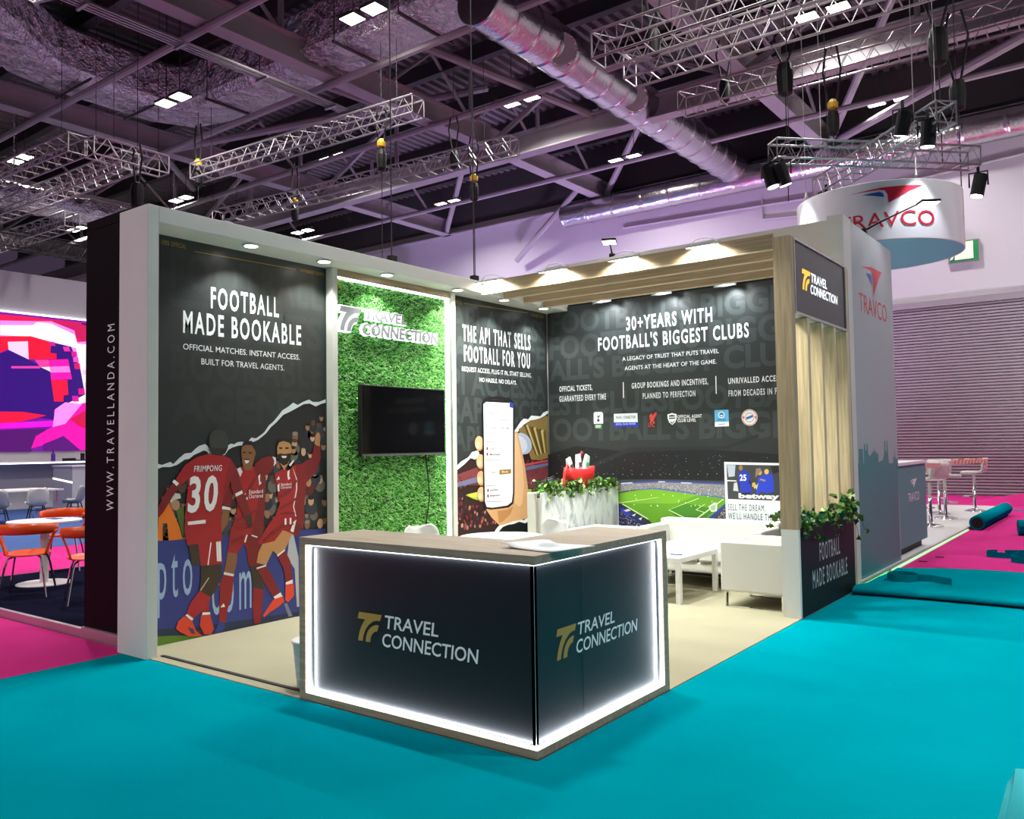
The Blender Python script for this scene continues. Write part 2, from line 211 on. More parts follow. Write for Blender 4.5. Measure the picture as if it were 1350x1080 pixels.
ART['stadium']='''15181b -3.977 1.45 -3.5 1.567 -2.707 1.481 -1.976 1.53 -.688 1.431 -.699 1.05 -3.986 .988
24282c -3.271 1.327 -2.705 1.538 -1.397 1.542 -1.029 1.676 -1.03 1.641 -1.398 1.506 -2.707 1.481 -3.225 1.288
3a3f45 -3.984 1.101 -2.291 1.141 -.697 1.126 -.703 .923 -3.99 .834
8b8a8e -3.986 1.019 -2.87 1.076 -2.292 1.109 -1.456 1.093 -.699 1.067 -.706 .838 -1.461 .938 -2.191 1.022 -2.377 1.032 -2.632 1.009 -3.99 .814
39479b -3.985 1.039 -2.869 1.094 -2.292 1.123 -1.456 1.107 -.698 1.084 -.699 1.067 -1.456 1.089 -2.292 1.104 -2.87 1.075 -3.986 1.019
c8cfe6 -2.869 1.086 -2.673 1.099 -2.673 1.084 -2.87 1.073
c8cfe6 -2.312 1.117 -2.22 1.116 -2.22 1.105 -2.313 1.104
c8cfe6 -2.007 1.108 -1.869 1.104 -1.869 1.092 -2.008 1.095
5a68b8 -2.632 1.008 -2.377 1.03 -2.191 1.017 -1.461 .942 -.705 .855 -.706 .834 -1.461 .927 -2.192 1.003 -2.377 1.018 -2.632 .994
5f9a1e -3.991 .752 -2.872 .958 -2.632 .996 -2.377 1.018 -2.192 1.003 -1.452 .925 -.706 .838 -1.058 .654 -1.428 .418 -2.207 .402 -2.47 .65 -2.659 .747 -2.875 .836 -3.996 .527
74ae27 -3.166 .896 -2.632 .996 -2.377 1.018 -2.192 1.003 -1.794 .961 -2.094 .849 -2.636 .833 -2.875 .836
3d7d1a -2.178 .763 -1.944 .853 -1.559 .793 -1.753 .66 -2 .614
cfe3a6 -2.832 .818 -2.815 .828 -2.449 .646 -2.47 .64
cfe3a6 -2.188 .766 -2.177 .772 -1.785 .923 -1.776 .918
cfe3a6 -2.188 .766 -2.167 .769 -1.88 .651 -1.91 .649
cfe3a6 -1.831 .675 -1.811 .671 -1.461 .919 -1.48 .92
cfe3a6 -1.828 .782 -1.818 .781 -1.7 .851 -1.71 .853
cfe3a6 -1.828 .782 -1.818 .786 -1.712 .756 -1.722 .752
cfe3a6 -2.876 .826 -2.875 .836 -2.317 .921 -2.317 .917
e4efe0 -1.662 .825 -1.585 .877 -1.547 .869 -1.559 .775 -1.626 .764
9dbf8e -1.644 .817 -1.585 .855 -1.567 .846 -1.578 .783 -1.625 .777
1e2d66 -3.996 .527 -2.876 .826 -2.832 .789 -2.555 .646 -2.484 .499 -2.885 .422 -4 .303
3246c8 -2.872 .754 -2.822 .77 -2.704 .698 -2.748 .658
e6e6ea -2.812 .741 -2.746 .763 -2.703 .745 -2.768 .724
e6e6ea -2.693 .684 -2.628 .71 -2.661 .671
e6e6ea -2.598 .645 -2.544 .666 -2.566 .627
2b3a9c -1.686 .672 -1.453 .867 -1.454 .832 -1.629 .666
3a3d48 -1.629 .666 -1.454 .832 -.711 .669 -1.064 .465 -1.614 .488
f4f4e8 -1.949 .861 -1.952 .854 -1.958 .854 -1.96 .861 -1.957 .868 -1.952 .868
f4f4e8 -1.766 .832 -1.769 .825 -1.774 .825 -1.777 .832 -1.774 .839 -1.769 .839
f4f4e8 -1.825 .834 -1.828 .827 -1.833 .826 -1.835 .833 -1.833 .841 -1.827 .841
f4f4e8 -2.616 .892 -2.619 .884 -2.625 .884 -2.628 .892 -2.625 .899 -2.619 .899
f4f4e8 -1.609 .887 -1.612 .88 -1.617 .879 -1.62 .886 -1.617 .893 -1.612 .894
f4f4e8 -1.651 .977 -1.654 .97 -1.659 .97 -1.662 .977 -1.659 .984 -1.654 .984
f4f4e8 -2.115 .943 -2.118 .936 -2.124 .936 -2.126 .943 -2.123 .95 -2.118 .95
f4f4e8 -2.035 .888 -2.038 .881 -2.043 .881 -2.046 .888 -2.043 .895 -2.037 .895
f4f4e8 -2.634 .936 -2.637 .929 -2.643 .929 -2.645 .936 -2.642 .944 -2.636 .944
f4f4e8 -2.33 .819 -2.333 .812 -2.339 .812 -2.341 .819 -2.338 .826 -2.333 .827
f4f4e8 -1.794 .966 -1.797 .959 -1.802 .958 -1.804 .965 -1.802 .973 -1.796 .973
f4f4e8 -1.76 .97 -1.763 .963 -1.769 .963 -1.771 .97 -1.768 .977 -1.763 .977
f4f4e8 -1.953 .968 -1.956 .961 -1.961 .96 -1.964 .968 -1.961 .975 -1.955 .975
f4f4e8 -2.65 .818 -2.653 .81 -2.659 .81 -2.662 .817 -2.658 .825 -2.653 .825
f4f4e8 -2.407 .942 -2.41 .934 -2.415 .934 -2.418 .942 -2.415 .949 -2.409 .949
f4f4e8 -1.57 .85 -1.573 .843 -1.578 .843 -1.58 .85 -1.578 .857 -1.572 .857
f4f4e8 -2.319 .812 -2.322 .804 -2.328 .804 -2.331 .811 -2.328 .819 -2.322 .819
f4f4e8 -2.04 .87 -2.043 .862 -2.049 .862 -2.051 .869 -2.048 .877 -2.043 .877
f4f4e8 -2.415 .812 -2.418 .805 -2.424 .805 -2.427 .812 -2.424 .819 -2.418 .82
f4f4e8 -1.878 .824 -1.88 .817 -1.886 .817 -1.888 .824 -1.885 .831 -1.88 .831
f4f4e8 -1.66 .945 -1.662 .938 -1.668 .938 -1.67 .945 -1.667 .952 -1.662 .952
f4f4e8 -2.235 .955 -2.238 .947 -2.243 .947 -2.246 .954 -2.243 .962 -2.237 .962
aeb4bb -3.961 1.203 -3.965 1.197 -3.974 1.197 -3.978 1.203 -3.974 1.208 -3.965 1.208
aeb4bb -3.808 1.203 -3.812 1.198 -3.821 1.197 -3.825 1.203 -3.821 1.208 -3.812 1.208
aeb4bb -3.657 1.201 -3.661 1.196 -3.67 1.196 -3.674 1.201 -3.67 1.206 -3.661 1.206
aeb4bb -3.509 1.199 -3.513 1.194 -3.522 1.193 -3.526 1.199 -3.521 1.204 -3.513 1.204
aeb4bb -3.363 1.202 -3.367 1.197 -3.375 1.197 -3.379 1.202 -3.375 1.207 -3.367 1.207
aeb4bb -3.219 1.198 -3.224 1.192 -3.232 1.192 -3.236 1.197 -3.231 1.203 -3.223 1.203
aeb4bb -3.078 1.199 -3.082 1.194 -3.09 1.194 -3.094 1.199 -3.09 1.204 -3.082 1.204
aeb4bb -2.939 1.199 -2.943 1.194 -2.951 1.194 -2.954 1.199 -2.95 1.204 -2.943 1.204
aeb4bb -2.802 1.196 -2.806 1.191 -2.814 1.191 -2.817 1.196 -2.813 1.201 -2.806 1.201
aeb4bb -2.667 1.197 -2.671 1.192 -2.678 1.192 -2.682 1.197 -2.678 1.202 -2.671 1.202
aeb4bb -2.534 1.198 -2.538 1.193 -2.545 1.193 -2.549 1.198 -2.545 1.203 -2.538 1.203
aeb4bb -2.403 1.197 -2.407 1.192 -2.414 1.192 -2.418 1.196 -2.414 1.201 -2.407 1.201
aeb4bb -2.274 1.197 -2.278 1.193 -2.285 1.193 -2.289 1.197 -2.285 1.202 -2.278 1.202
aeb4bb -2.147 1.204 -2.151 1.199 -2.158 1.199 -2.161 1.203 -2.158 1.208 -2.15 1.208
aeb4bb -2.022 1.201 -2.025 1.196 -2.033 1.196 -2.036 1.201 -2.032 1.206 -2.025 1.206
aeb4bb -1.898 1.209 -1.902 1.204 -1.909 1.204 -1.912 1.209 -1.909 1.213 -1.902 1.213
aeb4bb -1.777 1.207 -1.78 1.202 -1.787 1.202 -1.79 1.207 -1.787 1.212 -1.78 1.212
aeb4bb -1.657 1.209 -1.66 1.204 -1.667 1.204 -1.67 1.209 -1.667 1.214 -1.66 1.214
aeb4bb -1.539 1.216 -1.542 1.211 -1.549 1.211 -1.552 1.216 -1.548 1.22 -1.542 1.22
aeb4bb -1.422 1.214 -1.426 1.209 -1.432 1.209 -1.435 1.214 -1.432 1.218 -1.425 1.218
aeb4bb -1.307 1.218 -1.311 1.214 -1.317 1.214 -1.32 1.218 -1.317 1.223 -1.31 1.223
aeb4bb -1.194 1.22 -1.197 1.215 -1.204 1.215 -1.207 1.219 -1.203 1.224 -1.197 1.224
aeb4bb -1.082 1.225 -1.086 1.22 -1.092 1.22 -1.095 1.225 -1.092 1.229 -1.085 1.229
aeb4bb -.972 1.227 -.975 1.222 -.982 1.222 -.985 1.227 -.981 1.231 -.975 1.231
aeb4bb -.864 1.228 -.867 1.224 -.873 1.224 -.876 1.228 -.873 1.232 -.866 1.233
aeb4bb -.757 1.226 -.76 1.222 -.766 1.222 -.769 1.226 -.765 1.231 -.759 1.231'''
ART['card']='''e9f1f4 -1.449 1.355 -.648 1.338 -.657 .487 -1.443 .55
3c3f42 -1.422 1.324 -.649 1.313 -.661 .916 -1.414 .922
b9c2d4 -1.417 1.32 -1.311 1.318 -1.324 1.188 -1.398 1.178
e8e8e6 -1.418 1.143 -1.307 1.14 -1.298 1.127 -1.418 1.129
cfd3d2 -1.335 1.108 -1.298 1.118 -1.283 1.013 -1.347 1.02
1f36b4 -1.267 1.241 -1.194 1.259 -1.141 1.207 -1.136 1.085 -1.12 .999 -1.247 .987 -1.263 1.083 -1.288 1.144
171f5e -1.289 1.135 -1.262 1.101 -1.273 1.03
171f5e -1.152 1.155 -1.1 1.086 -1.109 1.068 -1.162 1.111
9c6f50 -1.224 1.285 -1.227 1.271 -1.234 1.26 -1.243 1.254 -1.254 1.254 -1.263 1.26 -1.27 1.271 -1.272 1.285 -1.269 1.299 -1.262 1.31 -1.252 1.316 -1.242 1.316 -1.232 1.31 -1.226 1.299
16181f -1.247 .996 -1.138 1.007 -1.148 .972 -1.229 .97
2340c4 -1.044 1.165 -.998 1.208 -.945 1.226 -.884 1.226 -.868 1.158 -.863 1.021 -.943 .994 -1.013 1.018 -1.067 .982 -1.074 1.034
c9a05e -.998 1.234 -1.001 1.221 -1.008 1.21 -1.019 1.204 -1.031 1.204 -1.041 1.21 -1.049 1.221 -1.051 1.234 -1.048 1.247 -1.04 1.258 -1.029 1.263 -1.017 1.264 -1.007 1.258 -1 1.247
e0b45c -.918 1.243 -.921 1.23 -.929 1.22 -.939 1.214 -.951 1.214 -.962 1.219 -.969 1.23 -.971 1.243 -.968 1.256 -.96 1.267 -.949 1.272 -.938 1.273 -.927 1.267 -.92 1.256
d9d0a8 -1.082 1.069 -1.045 1.113 -1.065 1.034
8f7763 -1.067 1.277 -1.014 1.286 -1.006 1.251 -1.079 1.173
b98d6a -1.017 1.165 -.956 1.148 -.965 1.131 -1.027 1.147
e7d6be -1.108 1.112 -1.064 1.086 -1.092 1.043
d8b23a -1.117 1.112 -1.081 1.121 -1.073 1.069 -1.118 1.068
17191c -.899 1.295 -.812 1.317 -.796 1.244 -.866 1.218'''
ART['crest']='''f1f6f6 -3.226 1.984 -3.209 2.006 -3.101 2.004 -3.081 1.982 -3.084 1.851 -3.224 1.85
20305a -3.176 1.963 -3.159 1.947 -3.124 1.966 -3.136 1.942 -3.154 1.927 -3.167 1.94
20305a -3.137 1.894 -3.141 1.883 -3.15 1.877 -3.162 1.877 -3.171 1.884 -3.174 1.895 -3.17 1.906 -3.161 1.913 -3.149 1.913 -3.14 1.905
20305a -3.16 1.937 -3.149 1.937 -3.152 1.908 -3.159 1.908
5fae5c -3.197 1.84 -3.11 1.84 -3.111 1.788 -3.196 1.788
d5e8d4 -3.195 1.825 -3.11 1.825 -3.11 1.818 -3.195 1.818
edf4f7 -2.923 1.971 -2.582 1.97 -2.579 1.856 -2.923 1.862
2231b8 -2.923 1.862 -2.579 1.856 -2.577 1.8 -2.923 1.801
d8453d -2.418 1.913 -2.407 1.946 -2.38 1.956 -2.37 1.93 -2.333 1.967 -2.315 1.973 -2.317 1.938 -2.35 1.892 -2.361 1.869 -2.338 1.837 -2.355 1.836 -2.379 1.865 -2.394 1.835 -2.414 1.835 -2.398 1.875 -2.416 1.889 -2.402 1.903
f4f7f7 -2.168 1.937 -2.106 1.953 -2.043 1.936 -2.045 1.882 -2.064 1.841 -2.105 1.807 -2.147 1.839 -2.166 1.886
2b3236 -2.148 1.921 -2.107 1.931 -2.067 1.92 -2.067 1.908 -2.148 1.908
2b3236 -2.149 1.895 -2.062 1.897 -2.063 1.883 -2.129 1.881 -2.149 1.88
2b3236 -2.129 1.852 -2.104 1.833 -2.078 1.86 -2.079 1.846 -2.105 1.819 -2.13 1.838
62b8ea -1.555 1.967 -1.381 1.966 -1.38 1.826 -1.555 1.825
f3f7f9 -1.555 1.825 -1.38 1.826 -1.38 1.772 -1.555 1.77
d7ecf8 -1.428 1.905 -1.431 1.89 -1.44 1.877 -1.454 1.868 -1.47 1.866 -1.486 1.869 -1.499 1.879 -1.508 1.892 -1.51 1.908 -1.507 1.924 -1.497 1.937 -1.484 1.945 -1.468 1.948 -1.452 1.944 -1.439 1.935 -1.43 1.921
2e6aa8 -1.442 1.906 -1.445 1.894 -1.452 1.885 -1.464 1.88 -1.476 1.88 -1.486 1.886 -1.494 1.896 -1.496 1.908 -1.493 1.92 -1.485 1.929 -1.474 1.934 -1.462 1.934 -1.451 1.928 -1.444 1.918
e8f2f8 -1.49 1.909 -1.447 1.908 -1.47 1.882
9fb0bb -1.512 1.803 -1.428 1.803 -1.428 1.795 -1.513 1.794
f1ece9 -1.034 1.863 -1.038 1.839 -1.048 1.817 -1.063 1.798 -1.083 1.783 -1.107 1.774 -1.131 1.772 -1.156 1.776 -1.179 1.786 -1.199 1.801 -1.213 1.822 -1.222 1.845 -1.225 1.869 -1.221 1.894 -1.211 1.917 -1.195 1.936 -1.174 1.95 -1.151 1.959 -1.126 1.961 -1.102 1.957 -1.079 1.946 -1.06 1.931 -1.045 1.911 -1.036 1.888
c9342c -1.04 1.863 -1.044 1.841 -1.053 1.82 -1.068 1.802 -1.086 1.789 -1.108 1.78 -1.131 1.778 -1.154 1.782 -1.176 1.791 -1.194 1.806 -1.208 1.824 -1.216 1.846 -1.219 1.869 -1.215 1.892 -1.205 1.913 -1.19 1.931 -1.171 1.945 -1.15 1.953 -1.126 1.955 -1.103 1.951 -1.082 1.941 -1.064 1.927 -1.051 1.908 -1.042 1.886
f1ece9 -1.046 1.864 -1.05 1.843 -1.058 1.823 -1.072 1.806 -1.089 1.794 -1.11 1.786 -1.131 1.784 -1.153 1.787 -1.172 1.796 -1.189 1.81 -1.202 1.827 -1.21 1.848 -1.212 1.869 -1.209 1.89 -1.2 1.91 -1.186 1.927 -1.168 1.939 -1.148 1.947 -1.126 1.949 -1.105 1.945 -1.085 1.936 -1.069 1.922 -1.056 1.905 -1.048 1.885
c9342c -1.073 1.865 -1.076 1.847 -1.085 1.832 -1.097 1.82 -1.113 1.813 -1.13 1.81 -1.148 1.814 -1.163 1.822 -1.175 1.835 -1.183 1.851 -1.185 1.868 -1.182 1.885 -1.173 1.901 -1.16 1.913 -1.145 1.92 -1.127 1.922 -1.11 1.919 -1.095 1.91 -1.083 1.898 -1.075 1.882
e7eef5 -1.078 1.865 -1.081 1.849 -1.089 1.835 -1.1 1.824 -1.115 1.818 -1.13 1.816 -1.146 1.819 -1.16 1.826 -1.171 1.838 -1.177 1.852 -1.179 1.868 -1.177 1.884 -1.169 1.898 -1.157 1.908 -1.143 1.915 -1.127 1.917 -1.112 1.914 -1.098 1.906 -1.087 1.895 -1.08 1.88
2c66b2 -1.171 1.868 -1.089 1.896 -1.086 1.869 -1.168 1.84
c9342c -1.207 1.882 -1.192 1.884 -1.193 1.851 -1.206 1.856
c9342c -1.065 1.882 -1.05 1.879 -1.051 1.851 -1.064 1.849'''
ART['led']='''ff1050 6.562 5.491 7.444 5.505 7.937 5.493 8.698 5.368 9.353 5.246 9.355 4.96 6.571 4.707
40106e 8.697 5.47 9.351 5.484 9.353 5.294 8.975 5.326
d0125e 7.937 5.515 9.351 5.508 9.356 4.817 8.886 4.917 8.248 5.228
30106a 8.789 5.494 9.351 5.503 9.352 5.456 8.882 5.434
ff8cf0 6.564 5.316 7.529 5.402 7.938 5.447 8.608 5.241 8.702 4.9 9.26 4.999 9.356 4.817 9.368 3.059 8.268 2.842 8.618 3.963 8.431 4.691 7.943 4.832 6.569 4.872
fff0fc 6.566 5.186 7.425 5.278 7.551 5.382 7.938 5.379 8.609 5.125 8.702 4.854 9.261 4.856 9.329 4.624 9.337 3.342 8.992 3.047 8.267 2.887 8.896 3.512 8.8 4.067 8.657 4.71 8.341 4.775 7.813 4.865 7.386 4.938 6.569 4.903
34087a 6.574 4.394 6.733 4.459 6.793 4.508 7.351 4.264 7.907 3.965 7.943 4.832 8.521 4.745 8.799 4.091 8.944 3.327 8.4 3.029 8.048 2.836 8.05 2.564 6.593 2.669
ff1238 6.569 4.872 7.386 4.951 7.943 4.832 7.924 4.511 8.099 4.502 8.101 4.342 7.35 4.278 6.773 4.528 6.574 4.403
ffd0fa 6.771 4.734 7.304 4.796 7.33 4.276 6.793 4.508
ff40a0 7.498 4.275 7.883 4.304 7.929 3.966 7.648 4.075
ffe4f8 7.657 4.075 7.915 4.101 7.933 3.957
ff3fb0 6.867 4.049 7.639 4.105 7.64 4.038 6.868 3.987
ff10b0 7.896 4.304 8.434 4.367 8.551 3.773 7.953 3.718
ff80e0 7.928 4.102 8.458 4.161 8.504 3.979 7.929 3.934
ff1240 7.953 3.718 8.416 3.743 8.451 3.307 8.309 3.278 8.31 3.095 8.046 3.086
e010a0 8.522 4.606 8.681 4.609 8.705 4.457 8.546 4.445
f04cc8 8.569 4.433 8.728 4.445 8.752 4.298 8.592 4.286
e0106a 8.606 4.255 8.775 4.266 8.799 4.091 8.63 4.08
e0108a 8.735 3.504 8.919 3.513 8.944 3.327 8.75 3.319
e010a0 8.555 3.274 8.737 3.281 8.761 3.11 8.579 3.104
d81a90 7.856 4.846 8.03 4.84 8.075 4.729 7.922 4.716
f02ca8 8.274 4.724 8.453 4.739 8.499 4.604 8.32 4.589
f2c4ee 8.846 4.07 9.008 4.081 9.032 3.941 8.87 3.931
eebcea 8.932 3.691 9.09 3.699 9.11 3.536 8.951 3.528
ff1440 6.592 2.756 7.199 2.761 7.832 2.673 7.202 2.497 6.596 2.41
ff10e0 6.596 2.432 8.051 2.527 8.052 2.36 6.597 2.272
54106e 6.598 2.237 7.836 2.29 7.418 1.622 6.604 1.633
ff10b0 8.048 2.836 8.992 3.094 9.295 3.293 9.306 1.642 8.818 1.648 8.318 2.088 7.84 1.84 7.417 1.71 7.54 2.065 8.052 2.382
ff90f0 8.07 2.859 8.355 3.073 8.853 3.043 8.36 2.431 8.009 2.337
d81050 8.493 2.571 9.297 3.057 9.302 2.207 8.813 2.344
5a1078 7.754 1.841 8.296 2.065 8.818 1.648 7.756 1.639'''
ART['skyline']='''0a7e80 6.049 1.369 6.108 1.405 6.139 1.469 6.194 1.794 6.177 1.458 6.229 1.425 6.249 1.332 6.297 1.325 6.317 1.487 6.481 1.485 6.485 1.321 6.519 1.32 6.539 1.545 6.589 1.542 6.597 1.469 6.648 1.468 6.657 1.541 6.709 1.541 6.711 1.422 6.795 1.398 6.875 1.437 6.943 1.445 6.966 1.516 6.979 1.444 7.037 1.469 7.053 1.416 7.117 1.445 7.168 1.409 7.178 1.315 7.299 1.335 7.377 1.339 7.456 1.422 7.488 1.578 7.526 1.574 7.523 1.445 7.582 1.444 7.607 1.581 7.646 1.577 7.655 1.425 7.686 1.29 7.892 1.291 7.912 1.359 7.967 1.37 8.008 1.469 8.02 1.369 8.069 1.343 8.168 1.351 8.124 .417 8.145 .009 6.102 .008 6.042 1.26'''
TXT={
'poster':[('FOOTBALL', 0.743, 1.46, 2.821, 2.997, 'w', 0.05, 0), ('MADE BOOKABLE', 0.48, 1.72, 2.58, 2.759, 'w', 0.05, 0), ('OFFICIAL MATCHES. INSTANT ACCESS.', 0.48, 1.701, 2.434, 2.483, 'w', 0.008, 0), ('BUILT FOR TRAVEL AGENTS.', 0.652, 1.52, 2.319, 2.37, 'w', 0.008, 0), ('100% OFFICIAL', 0.287, 0.506, 3.292, 3.331, 'o', 0.03, 0), ('AUTHORISED TICKETS', 1.711, 2.0, 3.291, 3.319, 'o', 0.04, 0)],
'posterghost':[('FOOTBALL', 0.365, 1.984, 2.949, 3.256, 'h', 0.05, 0), ('TICKETS', 0.366, 1.981, 2.555, 2.841, 'h', 0.05, 0), ('BOOKABLE', 0.367, 1.979, 2.175, 2.46, 'h', 0.05, 0), ('AGENTS', 0.368, 1.977, 1.828, 2.112, 'h', 0.05, 0)],
'api':[('THE API THAT SELLS', 4.12, 5.504, 2.845, 3.033, 'w', 0.05, 0), ('FOOTBALL FOR YOU', 4.144, 5.487, 2.601, 2.789, 'w', 0.05, 0), ('REQUEST ACCESS, PLUG IT IN, START SELLING.', 4.1, 5.517, 2.48, 2.534, 'w', 0.012, 0), ('NO HASSLE. NO DELAYS.', 4.427, 5.184, 2.369, 2.419, 'w', 0.012, 0), ('100% OFFICIAL', 3.894, 4.121, 3.27, 3.315, 'o', 0.04, 0), ('AUTHORISED TICKETS', 5.538, 5.832, 3.3, 3.334, 'o', 0.04, 0)],
'apighost':[('API ACCESS', 3.909, 5.859, 2.976, 3.245, 'h', 0.05, 0), ('API ACCE', 3.902, 5.848, 2.619, 2.878, 'h', 0.05, 0), ('PI ACCESSA', 3.896, 5.836, 2.209, 2.494, 'h', 0.05, 0), ('SAPI ACCES', 3.89, 5.827, 1.873, 2.156, 'h', 0.05, 0), ('API', 3.924, 4.41, 1.537, 1.811, 'h', 0.05, 0)],
'years':[('30+YEARS WITH', -2.715, -1.553, 3.028, 3.191, 'w', 0.05, 0), ("FOOTBALL'S BIGGEST CLUBS", -3.136, -1.109, 2.801, 2.962, 'w', 0.05, 0), ('A LEGACY OF TRUST THAT PUTS TRAVEL', -2.781, -1.483, 2.642, 2.692, 'w', 0.012, 0), ('AGENTS AT THE HEART OF THE GAME.', -2.751, -1.515, 2.519, 2.569, 'w', 0.012, 0), ('OFFICIAL TICKETS,', -3.754, -3.238, 2.298, 2.365, 'w', 0.05, 0), ('GUARANTEED EVERY TIME', -3.757, -3.034, 2.163, 2.236, 'w', 0.05, 0), ('GROUP BOOKINGS AND INCENTIVES,', -2.655, -1.627, 2.282, 2.35, 'w', 0.05, 0), ('PLANNED TO PERFECTION', -2.501, -1.792, 2.146, 2.213, 'w', 0.05, 0), ('UNRIVALLED ACCESS', -1.376, -0.749, 2.269, 2.333, 'w', 0.05, 0), ('FROM DECADES IN FOOTBALL', -1.375, -0.532, 2.122, 2.19, 'w', 0.05, 0)],
'yearsghost':[("FOOTBALL'S BIGGE", -3.876, -0.67, 3.085, 3.353, 'h', 0.05, 0), ("FOOTBALL'S BIGG", -3.907, -0.732, 2.746, 3.025, 'h', 0.05, 0), ("ALL'S BIGGEST CLU", -3.914, -0.74, 2.457, 2.704, 'h', 0.05, 0), ('EST CLUBSFOOTBA', -3.923, -0.668, 1.994, 2.251, 'h', 0.05, 0), ("OOTBALL'S BIGGE", -3.88, -0.678, 1.643, 1.92, 'h', 0.05, 0)],
'crest':[('LFC', -2.43, -2.348, 1.79, 1.838, 'r', 0.04, 0), ('OFFICIAL AGENT', -2.031, -1.716, 1.887, 1.923, 'w', 0.05, 0), ('CLUB LEVEL', -2.033, -1.79, 1.84, 1.877, 'w', 0.05, 0), ('TRAVEL | CONNECTION', -2.894, -2.61, 1.904, 1.938, 'k', 0.03, 0), ('OFFICIAL TRAVEL PARTNER', -2.896, -2.612, 1.824, 1.848, 'w', 0.02, 0), ('OFFICIAL', -1.525, -1.413, 1.839, 1.861, 'n', 0.04, 0), ('2026', -3.207, -3.128, 1.801, 1.833, 'w', 0.02, 0)],
'card':[('SELL THE DREAM.', -1.414, -0.97, 0.793, 0.864, 'k', 0.0, 0), ("WE'LL HANDLE THE REST.", -1.415, -0.709, 0.692, 0.763, 'k', 0.0, 0), ('25', -1.264, -1.183, 1.14, 1.206, 'w', 0.05, 0), ('betway', -1.283, -0.805, 0.916, 0.995, 'w', 0.06, 0)],
'counter front':[('TRAVEL', -1.096, -0.678, 0.526, 0.599, 'w', 0.02, 0.12), ('CONNECTION', -1.119, -0.39, 0.419, 0.493, 'w', 0.02, 0.12)],
'counter side':[('TRAVEL', 0.426, 0.824, 0.542, 0.607, 'w', 0.02, 0.12), ('CONNECTION', 0.407, 1.096, 0.446, 0.515, 'w', 0.02, 0.12)],
'tower':[('TRAVEL', 4.653, 5.162, 3.113, 3.198, 'w', 0.03, 0.1), ('CONNECTION', 4.631, 5.518, 2.999, 3.085, 'w', 0.03, 0.1)],
'planter':[('FOOTBALL', 4.635, 5.295, 0.448, 0.614, 'w', 0.02, 0), ('MADE BOOKABLE', 4.407, 5.539, 0.218, 0.382, 'w', 0.02, 0)],
'grass':[('TRAVEL', 2.456, 3.065, 2.907, 3.005, 'w', 0.03, 0.1), ('CONNECTION', 2.418, 3.577, 2.743, 2.856, 'w', 0.03, 0.1)],
'travco wall':[('TRAVCO', 6.533, 7.835, 3.069, 3.282, 'q', 0.0, 0)],
'travco desk':[('TRAVCO', 8.865, 9.58, 0.734, 0.851, 'w', 0.0, 0)],
'shirt':[('FRIMPONG', 0.575, 0.845, 1.401, 1.449, 'w', 0.03, 0.15), ('30', 0.515, 0.804, 1.07, 1.349, 'w', 0.07, 0.12)],
'board':[('pto', 0.257, 0.566, 0.228, 0.729, 'b', 0.0, 0), ('com', 0.753, 1.15, 0.169, 0.66, 'b', 0.0, 0), ('11', 1.509, 1.587, 0.879, 0.932, 'w', 0.05, 0)],
'sponsor':[('Standard', 1.12, 1.269, 1.186, 1.22, 'w', 0.02, 0), ('Chartered', 1.12, 1.269, 1.145, 1.179, 'w', 0.02, 0), ('Standard', 1.467, 1.588, 1.241, 1.266, 'w', 0.02, 0), ('Chartered', 1.467, 1.588, 1.213, 1.237, 'w', 0.02, 0)],
'phone':[('TRAVEL', 4.568, 4.703, 2.101, 2.116, 'k', 0.02, 0), ('CONNECTION', 4.568, 4.733, 2.081, 2.096, 'k', 0.02, 0), ('All football', 4.511, 4.685, 1.97, 2.017, 'k', 0.03, 0), ('Premier League', 4.534, 4.706, 1.896, 1.915, 'k', 0, 0), ('Champions', 4.776, 4.994, 1.9, 1.919, 'k', 0, 0), ('Any venue', 4.591, 4.727, 1.796, 1.817, 'k', 0, 0), ('Date range', 4.82, 4.992, 1.798, 1.82, 'k', 0, 0), ('Arsenal', 4.601, 4.683, 1.537, 1.565, 'k', 0.03, 0), ('Manchester', 4.599, 4.811, 1.466, 1.491, 'k', 0.03, 0), ('Book', 4.838, 4.963, 1.246, 1.268, 'w', 0.03, 0), ('View', 4.609, 4.699, 1.248, 1.267, 'k', 0, 0), ('Liverpool', 4.589, 4.755, 1.03, 1.054, 'k', 0.03, 0), ('Everton', 4.588, 4.784, 0.961, 0.984, 'k', 0.03, 0)],
}
LOGO=[[0.063, 0.83, 1.0, 0.83, 0.927, 0.65, 0.796, 0.65, 0.675, 0.617, 0.573, 0.568, 0.466, 0.495, 0.359, 0.383, 0.282, 0.252, 0.228, 0.117, 0.214, 0.01, 0.019, 0.0, 0.044, 0.141, 0.097, 0.301, 0.165, 0.432, 0.257, 0.563, 0.32, 0.636, 0.0, 0.636], [0.883, 0.519, 0.806, 0.345, 0.723, 0.33, 0.636, 0.277, 0.578, 0.204, 0.539, 0.117, 0.524, 0.01, 0.33, 0.0, 0.35, 0.131, 0.393, 0.257, 0.466, 0.359, 0.573, 0.451, 0.694, 0.505, 0.796, 0.529]]
# ------------------------------------------------------------------ materials
def srgb(h):
    h = h.lstrip('#'); c = [int(h[i:i+2], 16)/255 for i in (0, 2, 4)]
    return tuple(v/12.92 if v <= .04045 else ((v+.055)/1.055)**2.4 for v in c)

def nodes(name):
    m = bpy.data.materials.new(name); m.use_nodes = True
    return m, m.node_tree, m.node_tree.nodes['Principled BSDF']

